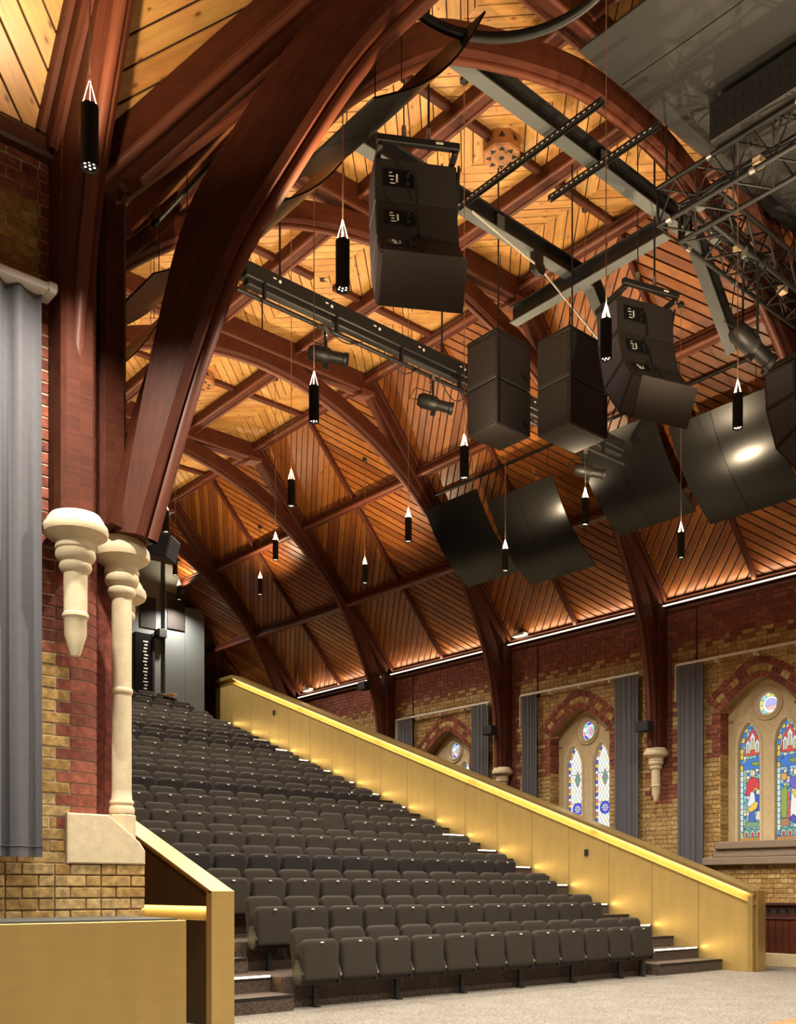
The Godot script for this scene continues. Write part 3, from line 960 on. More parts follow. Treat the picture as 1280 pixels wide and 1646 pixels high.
# a leaded piece: filled outline with a dark edge
func piece(im: Image, pts: Array, colour: Color, lead := 1.2):
	var p := PackedVector2Array()
	for q in pts: p.append(Vector2(q[0], q[1]))
	var lo := p[0]; var hi := p[0]
	for q in p: lo = lo.min(q); hi = hi.max(q)
	for y in range(maxi(0, int(lo.y) - 1), mini(im.get_height(), int(hi.y) + 2)):
		for x in range(maxi(0, int(lo.x) - 1), mini(im.get_width(), int(hi.x) + 2)):
			var c := Vector2(x + 0.5, y + 0.5)
			if Geometry2D.is_point_in_polygon(c, p):
				var near := 99.0
				for i in p.size():
					near = minf(near, c.distance_to(Geometry2D.get_closest_point_to_segment(c, p[i], p[(i + 1) % p.size()])))
				im.set_pixel(x, y, Color(0.1, 0.1, 0.11) if near < lead else colour.lerp(Color(1, 1, 0.97), 0.16))
func ell(cx: float, cy: float, rx: float, ry: float, k := 14) -> Array:
	var a := []
	for i in k: a.append([cx + rx * cos(TAU * i / k), cy + ry * sin(TAU * i / k)])
	return a
func figure_glass(k: int) -> Image:
	var W := 96; var H := 430
	var im := Image.create(W, H, false, Image.FORMAT_RGB8)
	var r := RandomNumberGenerator.new(); r.seed = 31 + k
	var blues := [c8(66, 150, 205), c8(40, 100, 190), c8(150, 205, 225), c8(120, 180, 160), c8(235, 225, 200), c8(190, 200, 120)]
	im.fill(c8(215, 228, 232))
	# mosaic ground
	for y in range(0, H, 12):
		for x in range(0, W, 12):
			var j := [r.randf_range(-3, 3), r.randf_range(-3, 3)]
			piece(im, [[x + j[0], y], [x + 12, y + j[1]], [x + 12 + j[1], y + 12], [x, y + 12 + j[0]]], blues[r.randi_range(0, 5)], 0.8)
	# canopy
	piece(im, [[14, 120], [20, 66], [48, 20], [76, 66], [82, 120]], c8(214, 52, 40))
	for q in [[30, 112, 9, 52], [66, 112, 9, 52], [48, 100, 10, 66]]:
		piece(im, [[q[0] - q[2], q[1]], [q[0] - q[2], q[1] - q[3] * 0.7], [q[0], q[1] - q[3]], [q[0] + q[2], q[1] - q[3] * 0.7], [q[0] + q[2], q[1]]], c8(222, 222, 226))
		piece(im, [[q[0] - 4, q[1]], [q[0] - 4, q[1] - q[3] * 0.5], [q[0], q[1] - q[3] * 0.7], [q[0] + 4, q[1] - q[3] * 0.5], [q[0] + 4, q[1]]], c8(200, 190, 110))
	# sky and hills
	piece(im, [[12, 150], [30, 132], [84, 128], [84, 168], [12, 172]], c8(45, 105, 200))
	piece(im, ell(60, 150, 18, 9), c8(120, 140, 60))
	if k == 0:
		piece(im, [[20, 262], [26, 214], [44, 196], [70, 204], [80, 240], [76, 268]], c8(210, 40, 48), 1.4)     # red cloak
		piece(im, ell(50, 184, 11, 14), c8(250, 232, 150))
		piece(im, ell(52, 184, 7, 10), c8(244, 220, 186))
		piece(im, [[26, 300], [40, 250], [66, 246], [62, 310]], c8(235, 236, 232))
		piece(im, [[46, 250], [58, 232], [72, 240], [64, 262]], c8(228, 160, 50))
		piece(im, [[54, 246], [82, 240], [84, 318], [62, 320]], c8(40, 70, 170))                       # kneeling figure
		piece(im, ell(70, 252, 10, 10), c8(240, 214, 180))
		piece(im, [[26, 312], [60, 284], [72, 290], [64, 312], [40, 326]], c8(236, 196, 60))
		piece(im, [[30, 376], [34, 324], [56, 318], [60, 376]], c8(50, 90, 180))
		piece(im, [[58, 350], [66, 318], [84, 322], [84, 356]], c8(236, 220, 200))
		piece(im, [[14, 372], [30, 356], [84, 360], [84, 378], [14, 380]], c8(110, 150, 110))
	else:
		piece(im, [[44, 230], [50, 204], [84, 214], [84, 256], [60, 258]], c8(96, 80, 196), 1.4)
		piece(im, ell(70, 192, 10, 13), c8(246, 226, 190))
		piece(im, [[46, 352], [54, 250], [84, 250], [84, 366]], c8(246, 240, 222))
		piece(im, [[56, 262], [70, 248], [84, 252], [84, 280], [66, 282]], c8(238, 198, 40))
		piece(im, [[14, 350], [16, 250], [34, 236], [44, 270], [42, 350]], c8(130, 160, 60))
		piece(im, [[36, 352], [38, 260], [48, 258], [50, 352]], c8(196, 80, 90))
		piece(im, ell(26, 206, 12, 14), c8(232, 150, 60))
		piece(im, [[44, 352], [60, 338], [84, 358], [84, 372], [58, 366]], c8(80, 60, 170))
		piece(im, [[14, 380], [14, 352], [44, 350], [48, 378]], c8(176, 110, 70))
	# base: niches and a lettered band
	piece(im, [[12, 384], [84, 384], [84, 414], [12, 414]], c8(70, 150, 130))
	for q in [24, 48, 72]:
		piece(im, [[q - 9, 414], [q - 9, 396], [q, 386], [q + 9, 396], [q + 9, 414]], c8(222, 214, 190))
		piece(im, [[q - 5, 412], [q - 5, 400], [q, 394], [q + 5, 400], [q + 5, 412]], c8(206, 44, 40))
	piece(im, [[0, 415], [96, 415], [96, 430], [0, 430]], c8(220, 150, 60))
	for i in 11: piece(im, [[8 + i * 8, 419], [12 + i * 8, 419], [12 + i * 8, 426], [8 + i * 8, 426]], c8(120, 66, 30), 0.3)
	# chequered border
	for i in 20:
		var cc: Color = [c8(226, 190, 60), c8(48, 120, 200), c8(226, 190, 60), c8(190, 226, 226)][i % 4]
		for s in 2:
			var x0 := 0.0 if s == 0 else 84.0
			if i < 14: piece(im, [[x0, 112 + i * 20], [x0 + 12, 112 + i * 20], [x0 + 12, 132 + i * 20], [x0, 132 + i * 20]], c8(205, 236, 236) if i > 3 else cc, 0.9)
	for s in [-1.0, 1.0]:
		for i in 7:
			var a0 := i / 7.0 * PI / 2; var a1 := (i + 1) / 7.0 * PI / 2
			var f := func(a: float, q: float) -> Array: return [48 + s * (48 - q) * cos(a), 112 - (112 - q) * sin(a) * (0.8 + 0.2 * a / (PI / 2))]
			piece(im, [f.call(a0, 0.0), f.call(a1, 0.0), f.call(a1, 12.0), f.call(a0, 12.0)], [c8(226, 190, 60), c8(48, 120, 200)][i % 2], 1.0)
	return im
func quarry_glass() -> Image:
	var W := 96; var H := 430
	var im := Image.create(W, H, false, Image.FORMAT_RGB8)
	for y in H:
		for x in W:
			var u := (x - 48.0) / 17.0; var v := y / 29.0
			var a := fposmod(u + v, 1.0); var b := fposmod(v - u, 1.0)
			var cell := int(floor(u + v)) * 7 + int(floor(v - u)) * 13
			var cc := c8(238, 240, 232) if posmod(cell, 9) != 0 else c8(246, 240, 190)
			if a < 0.07 or b < 0.07: cc = c8(96, 98, 100)
			if y % 120 < 2: cc = c8(70, 70, 74)
			im.set_pixel(x, y, cc)
	for cy in [140, 390]:
		piece(im, [[48, cy - 36], [64, cy], [48, cy + 36], [32, cy]], c8(206, 70, 62), 0.6)
		piece(im, [[48, cy - 31], [61, cy], [48, cy + 31], [35, cy]], c8(70, 160, 128), 0.8)
		piece(im, ell(48, cy, 6, 9), c8(186, 110, 150))
	piece(im, ell(48, 265, 27, 27, 24), c8(40, 46, 196), 1.0)
	for i in 8:
		var an := TAU * i / 8
		piece(im, [[48, 265], [48 + 12 * cos(an - 0.3), 265 + 12 * sin(an - 0.3)], [48 + 22 * cos(an), 265 + 22 * sin(an)], [48 + 12 * cos(an + 0.3), 265 + 12 * sin(an + 0.3)]], c8(238, 226, 232), 0.5)
	piece(im, ell(48, 265, 6, 6), c8(120, 190, 210))
	for s in 2:
		for i in 26:
			var x0 := 0.0 if s == 0 else 84.0
			var cc: Color = [c8(44, 50, 200), c8(236, 238, 232), c8(216, 90, 96), c8(236, 190, 70)][i % 4]
			var y0 := 100.0 + i * 13.0
			piece(im, [[x0, y0], [x0 + 12, y0], [x0 + 12, y0 + 13], [x0, y0 + 13]], cc, 0.7)
	for s in [-1.0, 1.0]:
		for i in 8:
			var a0 := i / 8.0 * PI / 2; var a1 := (i + 1) / 8.0 * PI / 2
			var f := func(a: float, q: float) -> Array: return [48 + s * (48 - q) * cos(a), 100 - (100 - q) * sin(a) * (0.8 + 0.2 * a / (PI / 2))]
			piece(im, [f.call(a0, 0.0), f.call(a1, 0.0), f.call(a1, 12.0), f.call(a0, 12.0)], [c8(236, 190, 70), c8(44, 50, 200), c8(240, 240, 236), c8(216, 100, 100)][i % 4], 0.8)
	return im
func rose_glass(w: int) -> Image:
	var im := Image.create(128, 128, false, Image.FORMAT_RGB8)
	im.fill(c8(232, 238, 238))
	var ring := [c8(196, 190, 70), c8(120, 190, 210), c8(200, 200, 110)] if w == 0 else [c8(44, 50, 200), c8(232, 110, 120), c8(238, 236, 236), c8(90, 190, 180)]
	for i in 12:
		var a0 := TAU * i / 12; var a1 := TAU * (i + 1) / 12
		piece(im, [[64 + 62 * cos(a0), 64 + 62 * sin(a0)], [64 + 62 * cos(a1), 64 + 62 * sin(a1)], [64 + 44 * cos(a1), 64 + 44 * sin(a1)], [64 + 44 * cos(a0), 64 + 44 * sin(a0)]], ring[i % ring.size()])
	if w == 0:
		piece(im, ell(64, 60, 34, 30), c8(150, 150, 226))
		piece(im, [[32, 70], [96, 66], [84, 92], [50, 94]], c8(240, 200, 200))
		for i in 5: piece(im, [[38 + i * 10, 70], [43 + i * 10, 70], [47 + i * 8, 90], [43 + i * 8, 90]], c8(216, 120, 120), 0.4)
	else:
		for i in 6:
			var an := TAU * i / 6
			piece(im, ell(64 + 26 * cos(an), 64 + 26 * sin(an), 13, 13), [c8(214, 150, 206), c8(110, 200, 180)][i % 2])
		piece(im, ell(64, 64, 13, 13), c8(226, 80, 84))
		piece(im, ell(64, 64, 6, 6), c8(244, 240, 236))
	return im

# carved stone: profile from the abacus down, in metres
const CORBEL := [[0.0, 0.0], [0.165, 0.0], [0.185, -0.03], [0.19, -0.045], [0.21, -0.07], [0.218, -0.1], [0.21, -0.13], [0.18, -0.15], [0.15, -0.165], [0.128, -0.185], [0.128, -0.19], [0.134, -0.205], [0.134, -0.225], [0.124, -0.235], [0.132, -0.25], [0.132, -0.275], [0.118, -0.3], [0.098, -0.315], [0.106, -0.33], [0.108, -0.345], [0.102, -0.365], [0.088, -0.38], [0.078, -0.39], [0.077, -0.65], [0.086, -0.66], [0.087, -0.68], [0.077, -0.695], [0.074, -0.7], [0.073, -0.80], [0.03, -0.94], [0.0, -0.94]]
func corbel(at: Vector3, label: String):
	var o := thing("corbel", label, "corbel", at)
	var b := MB.new()
	b.lathe(CORBEL.slice(0, 22), Transform3D(Basis(), at), 32)
	part(o, "capital", b.done(), M.cream_stone)
	b = MB.new()
	b.lathe(CORBEL.slice(21), Transform3D(Basis(), at), 28)
	part(o, "shaft", b.done(), M.cream_stone)
	return o

func pier():
	var o := struct("wall_left", "brick pier with rounded red corner bricks, buff plinth and stone block")
	var b := MB.new()
	b.aabb(Vector3(-8, 0, -7.15), Vector3(2.9, EAVE, -6.756))
	b.aabb(Vector3(2.6, 0, -7.5), Vector3(3.02, EAVE, -6.93))
	b.lathe([[0.164, EAVE], [0.164, 0.0]], Transform3D(Basis(), Vector3(2.9, 0, -6.92)), 32)
	part(o, "mortar", b.done(), M.pale_mortar)
	slab(o, "nave_side", Vector3(2.9, 0, -7.5), Vector3(3.3, EAVE, -7.02), M.red_brick_1)
	var plan := Transform3D(Basis(Vector3.RIGHT, Vector3.FORWARD, Vector3.UP), Vector3.ZERO)     # plan (x, -z) extruded upwards
	var corner := func(x0: float) -> PackedVector2Array:
		var p := PackedVector2Array([Vector2(x0, 6.80), Vector2(x0, 6.75)])
		for k in 9:
			var a := PI / 2 * k / 8
			p.append(Vector2(2.9 + 0.17 * sin(a), 6.92 - 0.17 * cos(a)))
		p.append(Vector2(3.07, 7.0)); p.append(Vector2(3.0, 7.0))
		return p
	var kinds := {}
	for x0 in [2.82, 2.72]:
		b = MB.new()
		b.prism(corner.call(x0), 0.005, 0.075, plan)
		kinds[x0] = b.done()
	var lens := {}
	for l in [0.215, 0.102]:
		b = MB.new()
		b.box(Transform3D(Basis(), Vector3(l / 2, 0.04, -0.025)), Vector3(l, 0.069, 0.05), 0.004)
		lens[l] = b.done()
	var y := 1.43
	var course := 0
	while y < 6.28:
		var x0: float = 2.72 if course % 2 else 2.82
		part(o, "corner_brick", kinds[x0], pick("red")).position = Vector3(0, y, 0)
		var x := x0 if y > 1.75 else 2.785
		var k := course % 2
		while x > 2.2:
			var l := 0.215 if k % 2 == 0 else 0.102
			x -= l + 0.009
			k += 1
			var buff := y < 2.82 and x + l < 2.83
			if y > 5.06 and y < 5.9 and x + l < 2.62 : buff = true
			pass
			part(o, "brick", lens[l], pick("buff" if buff else "red")).position = Vector3(x, y, -6.75 + rng.randf_range(-0.003, 0.004))
		y += 0.08
		course += 1
	# plinth courses
	b = MB.new()
	b.aabb(Vector3(-8, 0, -7.4), Vector3(3.345, 1.42, -6.735))
	part(o, "plinth_mortar", b.done(), M.pale_mortar)
	y = 1.03
	for c in 5:
		var x := 3.36
		var k := c
		while x > 2.1:
			var l := 0.215 if k % 2 == 0 else 0.102
			x -= l + 0.009
			k += 1
			part(o, "plinth_brick", lens[l], pick("buff")).position = Vector3(x + 0.009, y, -6.715 + rng.randf_range(-0.003, 0.004))
		y += 0.08
	b = MB.new()
	var blk := poly([[2.78, 1.43], [3.36, 1.43], [3.36, 1.53], [3.32, 1.59], [3.08, 1.78], [2.78, 1.78]])
	b.prism(blk, -7.3, -6.70, Transform3D(), 0.01)
	part(o, "stone_block", b.done(), M.cream_stone)
	# column on the chamfered block, then the carved corbels
	var at := Vector3(3.255, 1.5, -6.87)
	var col := thing("column", "slim cream stone column with ringed capital at the pier corner", "column", at)
	b = MB.new()
	var oc := PackedVector2Array()
	for k in 8: oc.append(Vector2(0.1, 0).rotated(TAU * (k + 0.5) / 8) + Vector2(at.x, -at.z))
	b.prism(oc, 1.5, 1.8, plan, 0.012)
	part(col, "pedestal", b.done(), M.cream_stone)
	b = MB.new()
	b.lathe([[0.07, 1.97], [0.074, 1.91], [0.085, 1.895], [0.088, 1.88], [0.08, 1.868], [0.08, 1.86], [0.088, 1.85], [0.092, 1.832], [0.09, 1.805], [0.08, 1.8]], Transform3D(Basis(), Vector3(at.x, 0, at.z)), 28)
	part(col, "base", b.done(), M.cream_stone)
	b = MB.new()
	b.lathe([[0.072, 3.5], [0.07, 2.72], [0.078, 2.71], [0.08, 2.695], [0.078, 2.68], [0.07, 2.67], [0.07, 1.96]], Transform3D(Basis(), Vector3(at.x, 0, at.z)), 28)
	part(col, "shaft", b.done(), M.cream_stone)
	b = MB.new()
	var cap := []
	for q in CORBEL.slice(0, 23): cap.append([q[0] * 0.93, q[1] * 1.1 + 3.8])
	b.lathe(cap, Transform3D(Basis(), Vector3(at.x, 0, at.z)), 32)
	part(col, "capital", b.done(), M.cream_stone)
	corbel(Vector3(2.775, 3.77, -6.56), "cream stone corbel with pointed pendant shaft on the red brick pier")
	corbel(Vector3(3.4, 3.62, -7.25), "cream stone corbel half hidden behind the corner column")
	corbel(Vector3(XW - 0.2, 3.76, -10.5), "stone corbel between the near and second windows")
	corbel(Vector3(XW - 0.2, 3.76, -14.23), "stone corbel just above the gold balustrade by the third window")
	corbel(Vector3(XW - 0.2, 3.76, -17.95), "stone corbel hidden low behind the gold balustrade")
	# low gold wall in front of the pier
	var g := thing("low_gold_wall", "low brushed gold metal wall in the left foreground", "low wall", Vector3(0, 0, -6))
	slab(g, "panel", Vector3(-8, 0, -6.2), Vector3(3.25, 1.05, -5.9), M.gold, 0.004)
	slab(g, "top_sheet", Vector3(-8, 1.05, -6.7), Vector3(3.2, 1.062, -5.93), M.grey_steel)

# ---------------------------------------------------------------- seating
const ORD := ["front", "second", "third", "fourth", "fifth", "sixth", "seventh", "eighth", "ninth", "tenth", "eleventh", "twelfth", "thirteenth", "fourteenth", "fifteenth", "sixteenth", "seventeenth"]
const ROWS := 17
const X_L := 5.95
const X_R := 12.38
const AISLE_L := 4.89
const AISLE_R := 14.05

func platform():
	var o := thing("seating_rake", "stepped dark carpeted rake carrying the rows of seats", "platform", Vector3(9, 0, -8.8))
	for i in range(1, ROWS + 1):
		var z: float = -8.78 - PITCH * (i - 1)
		var y := RISE * i
		var zb := z - PITCH - 0.05 if i < ROWS else -23.34
		slab(o, "tier", Vector3(X_L, y - 0.36, zb), Vector3(X_R, y, z), M.dark_carpet, 0.006)
	for side in [[AISLE_L, X_L, "left"], [X_R, AISLE_R, "right"]]:
		for i in range(1, ROWS + 1):
			var z: float = -8.97 - PITCH * (i - 1)
			var y := RISE * i
			var zb: float = z - PITCH - 0.05 if i < ROWS else -23.34
			slab(o, "step", Vector3(side[0], y - 0.36, zb), Vector3(side[1], y, z), M.dark_carpet, 0.005)
			slab(o, "half_step", Vector3(side[0], y - 0.36, z - 0.02), Vector3(side[1], y - RISE / 2, z + 0.42), M.dark_carpet, 0.005)
			slab(o, "nosing", Vector3(side[0] + 0.01, y - RISE / 2 - 0.03, z + 0.40), Vector3(side[1] - 0.01, y - RISE / 2 + 0.003, z + 0.427), M.black_steel, 0.003)
			if side[2] == "left" and i > 4: continue
			var t := thing("step_light", "warm strip light on the nosing of the %s aisle step, %s from the floor" % [side[2], "first" if i == 1 else ORD[i - 1]], "step light", Vector3((side[0] + side[1]) / 2, y, z), "aisle step lights")
			var x0: float = side[0] + 0.3 if side[2] == "right" else side[0] + 0.05
			var x1: float = side[1] - 0.06 if side[2] == "right" else side[1] - 0.02
			slab(t, "led_strip", Vector3(x0, y - 0.012, z - 0.004), Vector3(x1, y + 0.008, z + 0.012), M.step_glow)
			slab(t, "channel", Vector3(x0 - 0.02, y - 0.03, z - 0.002), Vector3(x1 + 0.02, y - 0.012, z + 0.01), M.black_steel)
			area(t, Vector3((x0 + x1) / 2, y + 0.012, z + 0.03), Vector3(0, 0.35, 1), Vector3.RIGHT, Vector2(x1 - x0, 0.02), 0.20, Color(1.0, 0.88, 0.62))

func rail_poly(lo: float, hi: float, z0 := -8.0) -> PackedVector2Array:      # band that follows the rake, measured down from the top line
	var h := func(z: float) -> float: return parapet_top(z)
	return PackedVector2Array([Vector2(z0, h.call(z0) - lo), Vector2(-23.06, h.call(-23.06) - lo), Vector2(-23.9, h.call(-23.06) - lo), Vector2(-23.9, h.call(-23.06) - hi), Vector2(-23.06, h.call(-23.06) - hi), Vector2(z0, h.call(z0) - hi)])
func parapets():
	# right balustrade
	var o := thing("gold_balustrade", "long raking brushed gold balustrade along the right aisle", "balustrade", Vector3(14.2, 0, -8))
	var f := Transform3D(Basis(Vector3.BACK, Vector3.UP, Vector3.LEFT), Vector3(14.33, 0, 0))
	var b := MB.new()
	var core := PackedVector2Array([Vector2(-8.04, 0), Vector2(-8.04, parapet_top(-8.04) - 0.02), Vector2(-23.06, parapet_top(-23.06) - 0.02), Vector2(-23.9, parapet_top(-23.06) - 0.02), Vector2(-23.9, 5.0), Vector2(-23.06, 4.9)])
	b.prism(core, 0.0, 0.2, f)
	part(o, "core", b.done(), M.gold)
	var joints := [-8.1]
	for k in 16: joints.append(-8.97 - PITCH * k)
	joints.append(-23.06); joints.append(-23.9)
	for k in joints.size() - 1:
		var a: float = joints[k] - 0.003; var e: float = joints[k + 1] + 0.003
		b = MB.new()
		b.prism(PackedVector2Array([Vector2(a, maxf(parapet_top(a) - 2.0, 0.0)), Vector2(a, parapet_top(a) - 0.22), Vector2(e, parapet_top(e) - 0.22), Vector2(e, maxf(parapet_top(e) - 2.0, 0.0))]), 0.2, 0.28, f, 0.003)
		part(o, "panel", b.done(), M.gold)
	b = MB.new()
	b.prism(rail_poly(0.0, 0.03), 0.0, 0.31, f, 0.004)
	part(o, "top_cap", b.done(), M.gold_edge)
	b = MB.new()
	b.prism(rail_poly(0.034, 0.075), 0.0, 0.30, f, 0.003)
	part(o, "under_cap", b.done(), M.gold_edge)
	b = MB.new()
	b.prism(rail_poly(0.21, 0.225), 0.2, 0.30, f, 0.003)
	part(o, "panel_trim", b.done(), M.gold_edge)
	slab(o, "end_post", Vector3(14.1, 0, -8.04), Vector3(14.34, parapet_top(-8) - 0.0, -7.98), M.gold_edge, 0.004)
	slab(o, "end_trim", Vector3(14.02, 0, -8.1), Vector3(14.09, parapet_top(-8) - 0.08, -8.02), M.gold_edge, 0.003)
	var t := thing("handrail_light", "warm strip light under the cap of the right gold balustrade", "strip light", Vector3(14.1, 1.15, -8.1))
	b = MB.new()
	b.beam(Vector3(14.045, parapet_top(-8.12) - 0.083, -8.12), Vector3(14.045, parapet_top(-23.0) - 0.083, -23.0), 0.02, 0.012, Vector3.UP, 0.0)
	part(t, "led_strip", b.done(), M.rail_glow)
	var along := Vector3(0, -0.379, 1).normalized()
	for k in 5:
		var z := -8.12 - (k + 0.5) * 2.976
		area(t, Vector3(14.06, parapet_top(z) - 0.097, z), Vector3(0.75, -0.8, -0.3), along, Vector2(3.1, 0.03), 0.9, Color(1.0, 0.88, 0.62))
	# left balustrade
	o = thing("gold_balustrade", "short view of raking gold balustrade with square end post on the left aisle", "balustrade", Vector3(4.77, 0, -8))
	f = Transform3D(Basis(Vector3.BACK, Vector3.UP, Vector3.LEFT), Vector3(4.87, 0, 0))
	core = PackedVector2Array([Vector2(-8.02, 0), Vector2(-8.02, parapet_top(-8.02) - 0.02), Vector2(-23.06, parapet_top(-23.06) - 0.02), Vector2(-23.06, 4.9), Vector2(-11.0, 0)])
	b = MB.new()
	b.prism(core, 0.0, 0.16, f)
	part(o, "core", b.done(), M.gold)
	b = MB.new()
	b.prism(PackedVector2Array([Vector2(-8.0, parapet_top(-8.0) - 0.03), Vector2(-8.0, parapet_top(-8.0)), Vector2(-23.0, parapet_top(-23.0)), Vector2(-23.0, parapet_top(-23.0) - 0.03)]), -0.02, 0.22, f, 0.003)
	part(o, "top_cap", b.done(), M.gold)
	slab(o, "end_post", Vector3(4.65, 0, -8.08), Vector3(4.89, parapet_top(-8.0), -7.98), M.gold, 0.004)
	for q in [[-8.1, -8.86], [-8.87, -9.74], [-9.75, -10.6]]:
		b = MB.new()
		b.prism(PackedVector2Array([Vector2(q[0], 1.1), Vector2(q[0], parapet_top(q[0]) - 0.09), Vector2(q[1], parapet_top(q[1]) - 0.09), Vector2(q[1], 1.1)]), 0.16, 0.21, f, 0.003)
		part(o, "side_panel", b.done(), M.shaded_gold)
	slab(o, "lower_panel", Vector3(4.66, 0, -10.6), Vector3(4.71, 0.97, -8.1), M.shaded_gold, 0.003)
	t = thing("recess_light", "warm lit recess in the side of the left gold balustrade", "strip light", Vector3(4.7, 1.08, -9.3))
	slab(t, "led_strip", Vector3(4.672, 1.082, -10.6), Vector3(4.69, 1.096, -8.12), M.rail_glow)
	area(t, Vector3(4.675, 1.078, -9.36), Vector3(0.7, -0.7, 0), Vector3.BACK, Vector2(2.4, 0.02), 0.5, Color(1.0, 0.88, 0.62))

func rounded(w: float, h: float, r0: float, r1: float, k := 5) -> Array:       # outline with large top and small bottom corners
	var p := []
	for c in [[w / 2 - r1, -h / 2 + r1, r1, -PI / 2], [w / 2 - r0, h / 2 - r0, r0, 0.0], [-w / 2 + r0, h / 2 - r0, r0, PI / 2], [-w / 2 + r1, -h / 2 + r1, r1, PI]]:
		for i in k + 1:
			var a: float = c[3] + PI / 2 * i / k
			p.append(Vector2(c[0] + c[2] * cos(a), c[1] + c[2] * sin(a)))
	return p
func pad(w: float, h: float, t: float, x: Transform3D) -> ArrayMesh:
	var secs := []
	for q in [[0.03, -0.5], [0.006, -0.42], [0.0, -0.2], [0.0, 0.15], [0.008, 0.36], [0.022, 0.46], [0.04, 0.495], [0.075, 0.5]]:
		var ring := []
		for p in rounded(w - q[0] * 2, h - q[0] * 2, maxf(0.075 - q[0], 0.015), 0.03 if q[0] < 0.02 else 0.015):
			ring.append(x * Vector3(p.x, p.y, q[1] * t))
		secs.append(ring)
	return smooth(secs)

func seats():
	var tilt := func(deg: float, at: Vector3) -> Transform3D: return Transform3D(Basis(Vector3.RIGHT, deg_to_rad(deg)), at)
	var back := pad(0.46, 0.52, 0.075, tilt.call(-10, Vector3(0, 0.585, -0.14)))
	var shell := pad(0.44, 0.5, 0.03, tilt.call(-10, Vector3(0, 0.57, -0.185)))
	var squab := pad(0.465, 0.445, 0.085, tilt.call(-4, Vector3(0, 0.505, 0.03)))
	var down := pad(0.465, 0.42, 0.085, tilt.call(-84, Vector3(0, 0.42, 0.1)))
	var b := MB.new()
	b.box(tilt.call(-4, Vector3(0, 0.693, 0.072)), Vector3(0.042, 0.016, 0.006), 0.001)
	var plate := b.done()
	b = MB.new()
	b.box(Transform3D(Basis(), Vector3(0, 0.265, -0.02)), Vector3(0.51, 0.045, 0.09), 0.008)
	var beam := b.done()
	b = MB.new()
	b.box(Transform3D(Basis(), Vector3(0, 0.13, -0.06)), Vector3(0.055, 0.26, 0.05), 0.006)
	b.box(Transform3D(Basis(), Vector3(0, 0.008, -0.05)), Vector3(0.075, 0.016, 0.11), 0.004)
	var leg := b.done()
	b = MB.new()
	b.prism(PackedVector2Array([Vector2(-0.1, 0.27), Vector2(0.03, 0.24), Vector2(0.06, 0.29), Vector2(0.07, 0.36), Vector2(0.04, 0.42), Vector2(0.0, 0.5), Vector2(-0.05, 0.51), Vector2(-0.08, 0.4)]), -0.016, 0.016, Transform3D(Basis(Vector3.BACK, Vector3.UP, Vector3.LEFT), Vector3(0.2485, 0, 0)), 0.004)
	var bracket := b.done()
	b = MB.new()
	b.lathe([[0.0, 0.012], [0.014, 0.01], [0.016, 0.0], [0.0, 0.0]], Transform3D(Basis(Vector3.RIGHT, PI / 2), Vector3(0.2485, 0.345, 0.07)), 10)
	var bolt := b.done()
	for i in ROWS:
		for j in 12:
			var at := Vector3(6.31 + 0.517 * j, RISE * i, -8.62 - PITCH * i)
			var d := 0.653 * at.x - 0.757 * at.z
			if 640 + 1612 * (0.757 * at.x + 0.653 * at.z) / d < 40.0: continue
			var o := thing("theatre_seat", "%s brown tip-up theatre seat, %s from the left aisle, %s row" % ["unfolded" if i == 5 and j == 7 else "folded", "first" if j == 0 else ORD[j], ORD[i]], "seat", at, "rows of tip-up theatre seats")
			part(o, "backrest", back, M.seat_cloth, true)
			part(o, "back_shell", shell, M.seat_plastic, true)
			if i == 5 and j == 7:
				part(o, "seat_pad", down, M.seat_cloth, true)
			else:
				var sp := part(o, "seat_pad", squab, M.seat_cloth_dark if i % 4 == 3 else M.seat_cloth, true)
				part(sp, "number_plate", plate, M.plate, true)
			part(o, "seat_beam", beam, M.seat_plastic, true)
			if j % 2 == 0 or j == 11 : part(o, "leg", leg, M.black_steel, true).position.x = 0.0 if j == 0 else 0.12
			var br := part(o, "bracket", bracket, M.seat_plastic, true)
			part(br, "bolt", bolt, M.chrome, true)
			if j == 0: part(o, "bracket", bracket, M.seat_plastic, true).position.x = -0.497

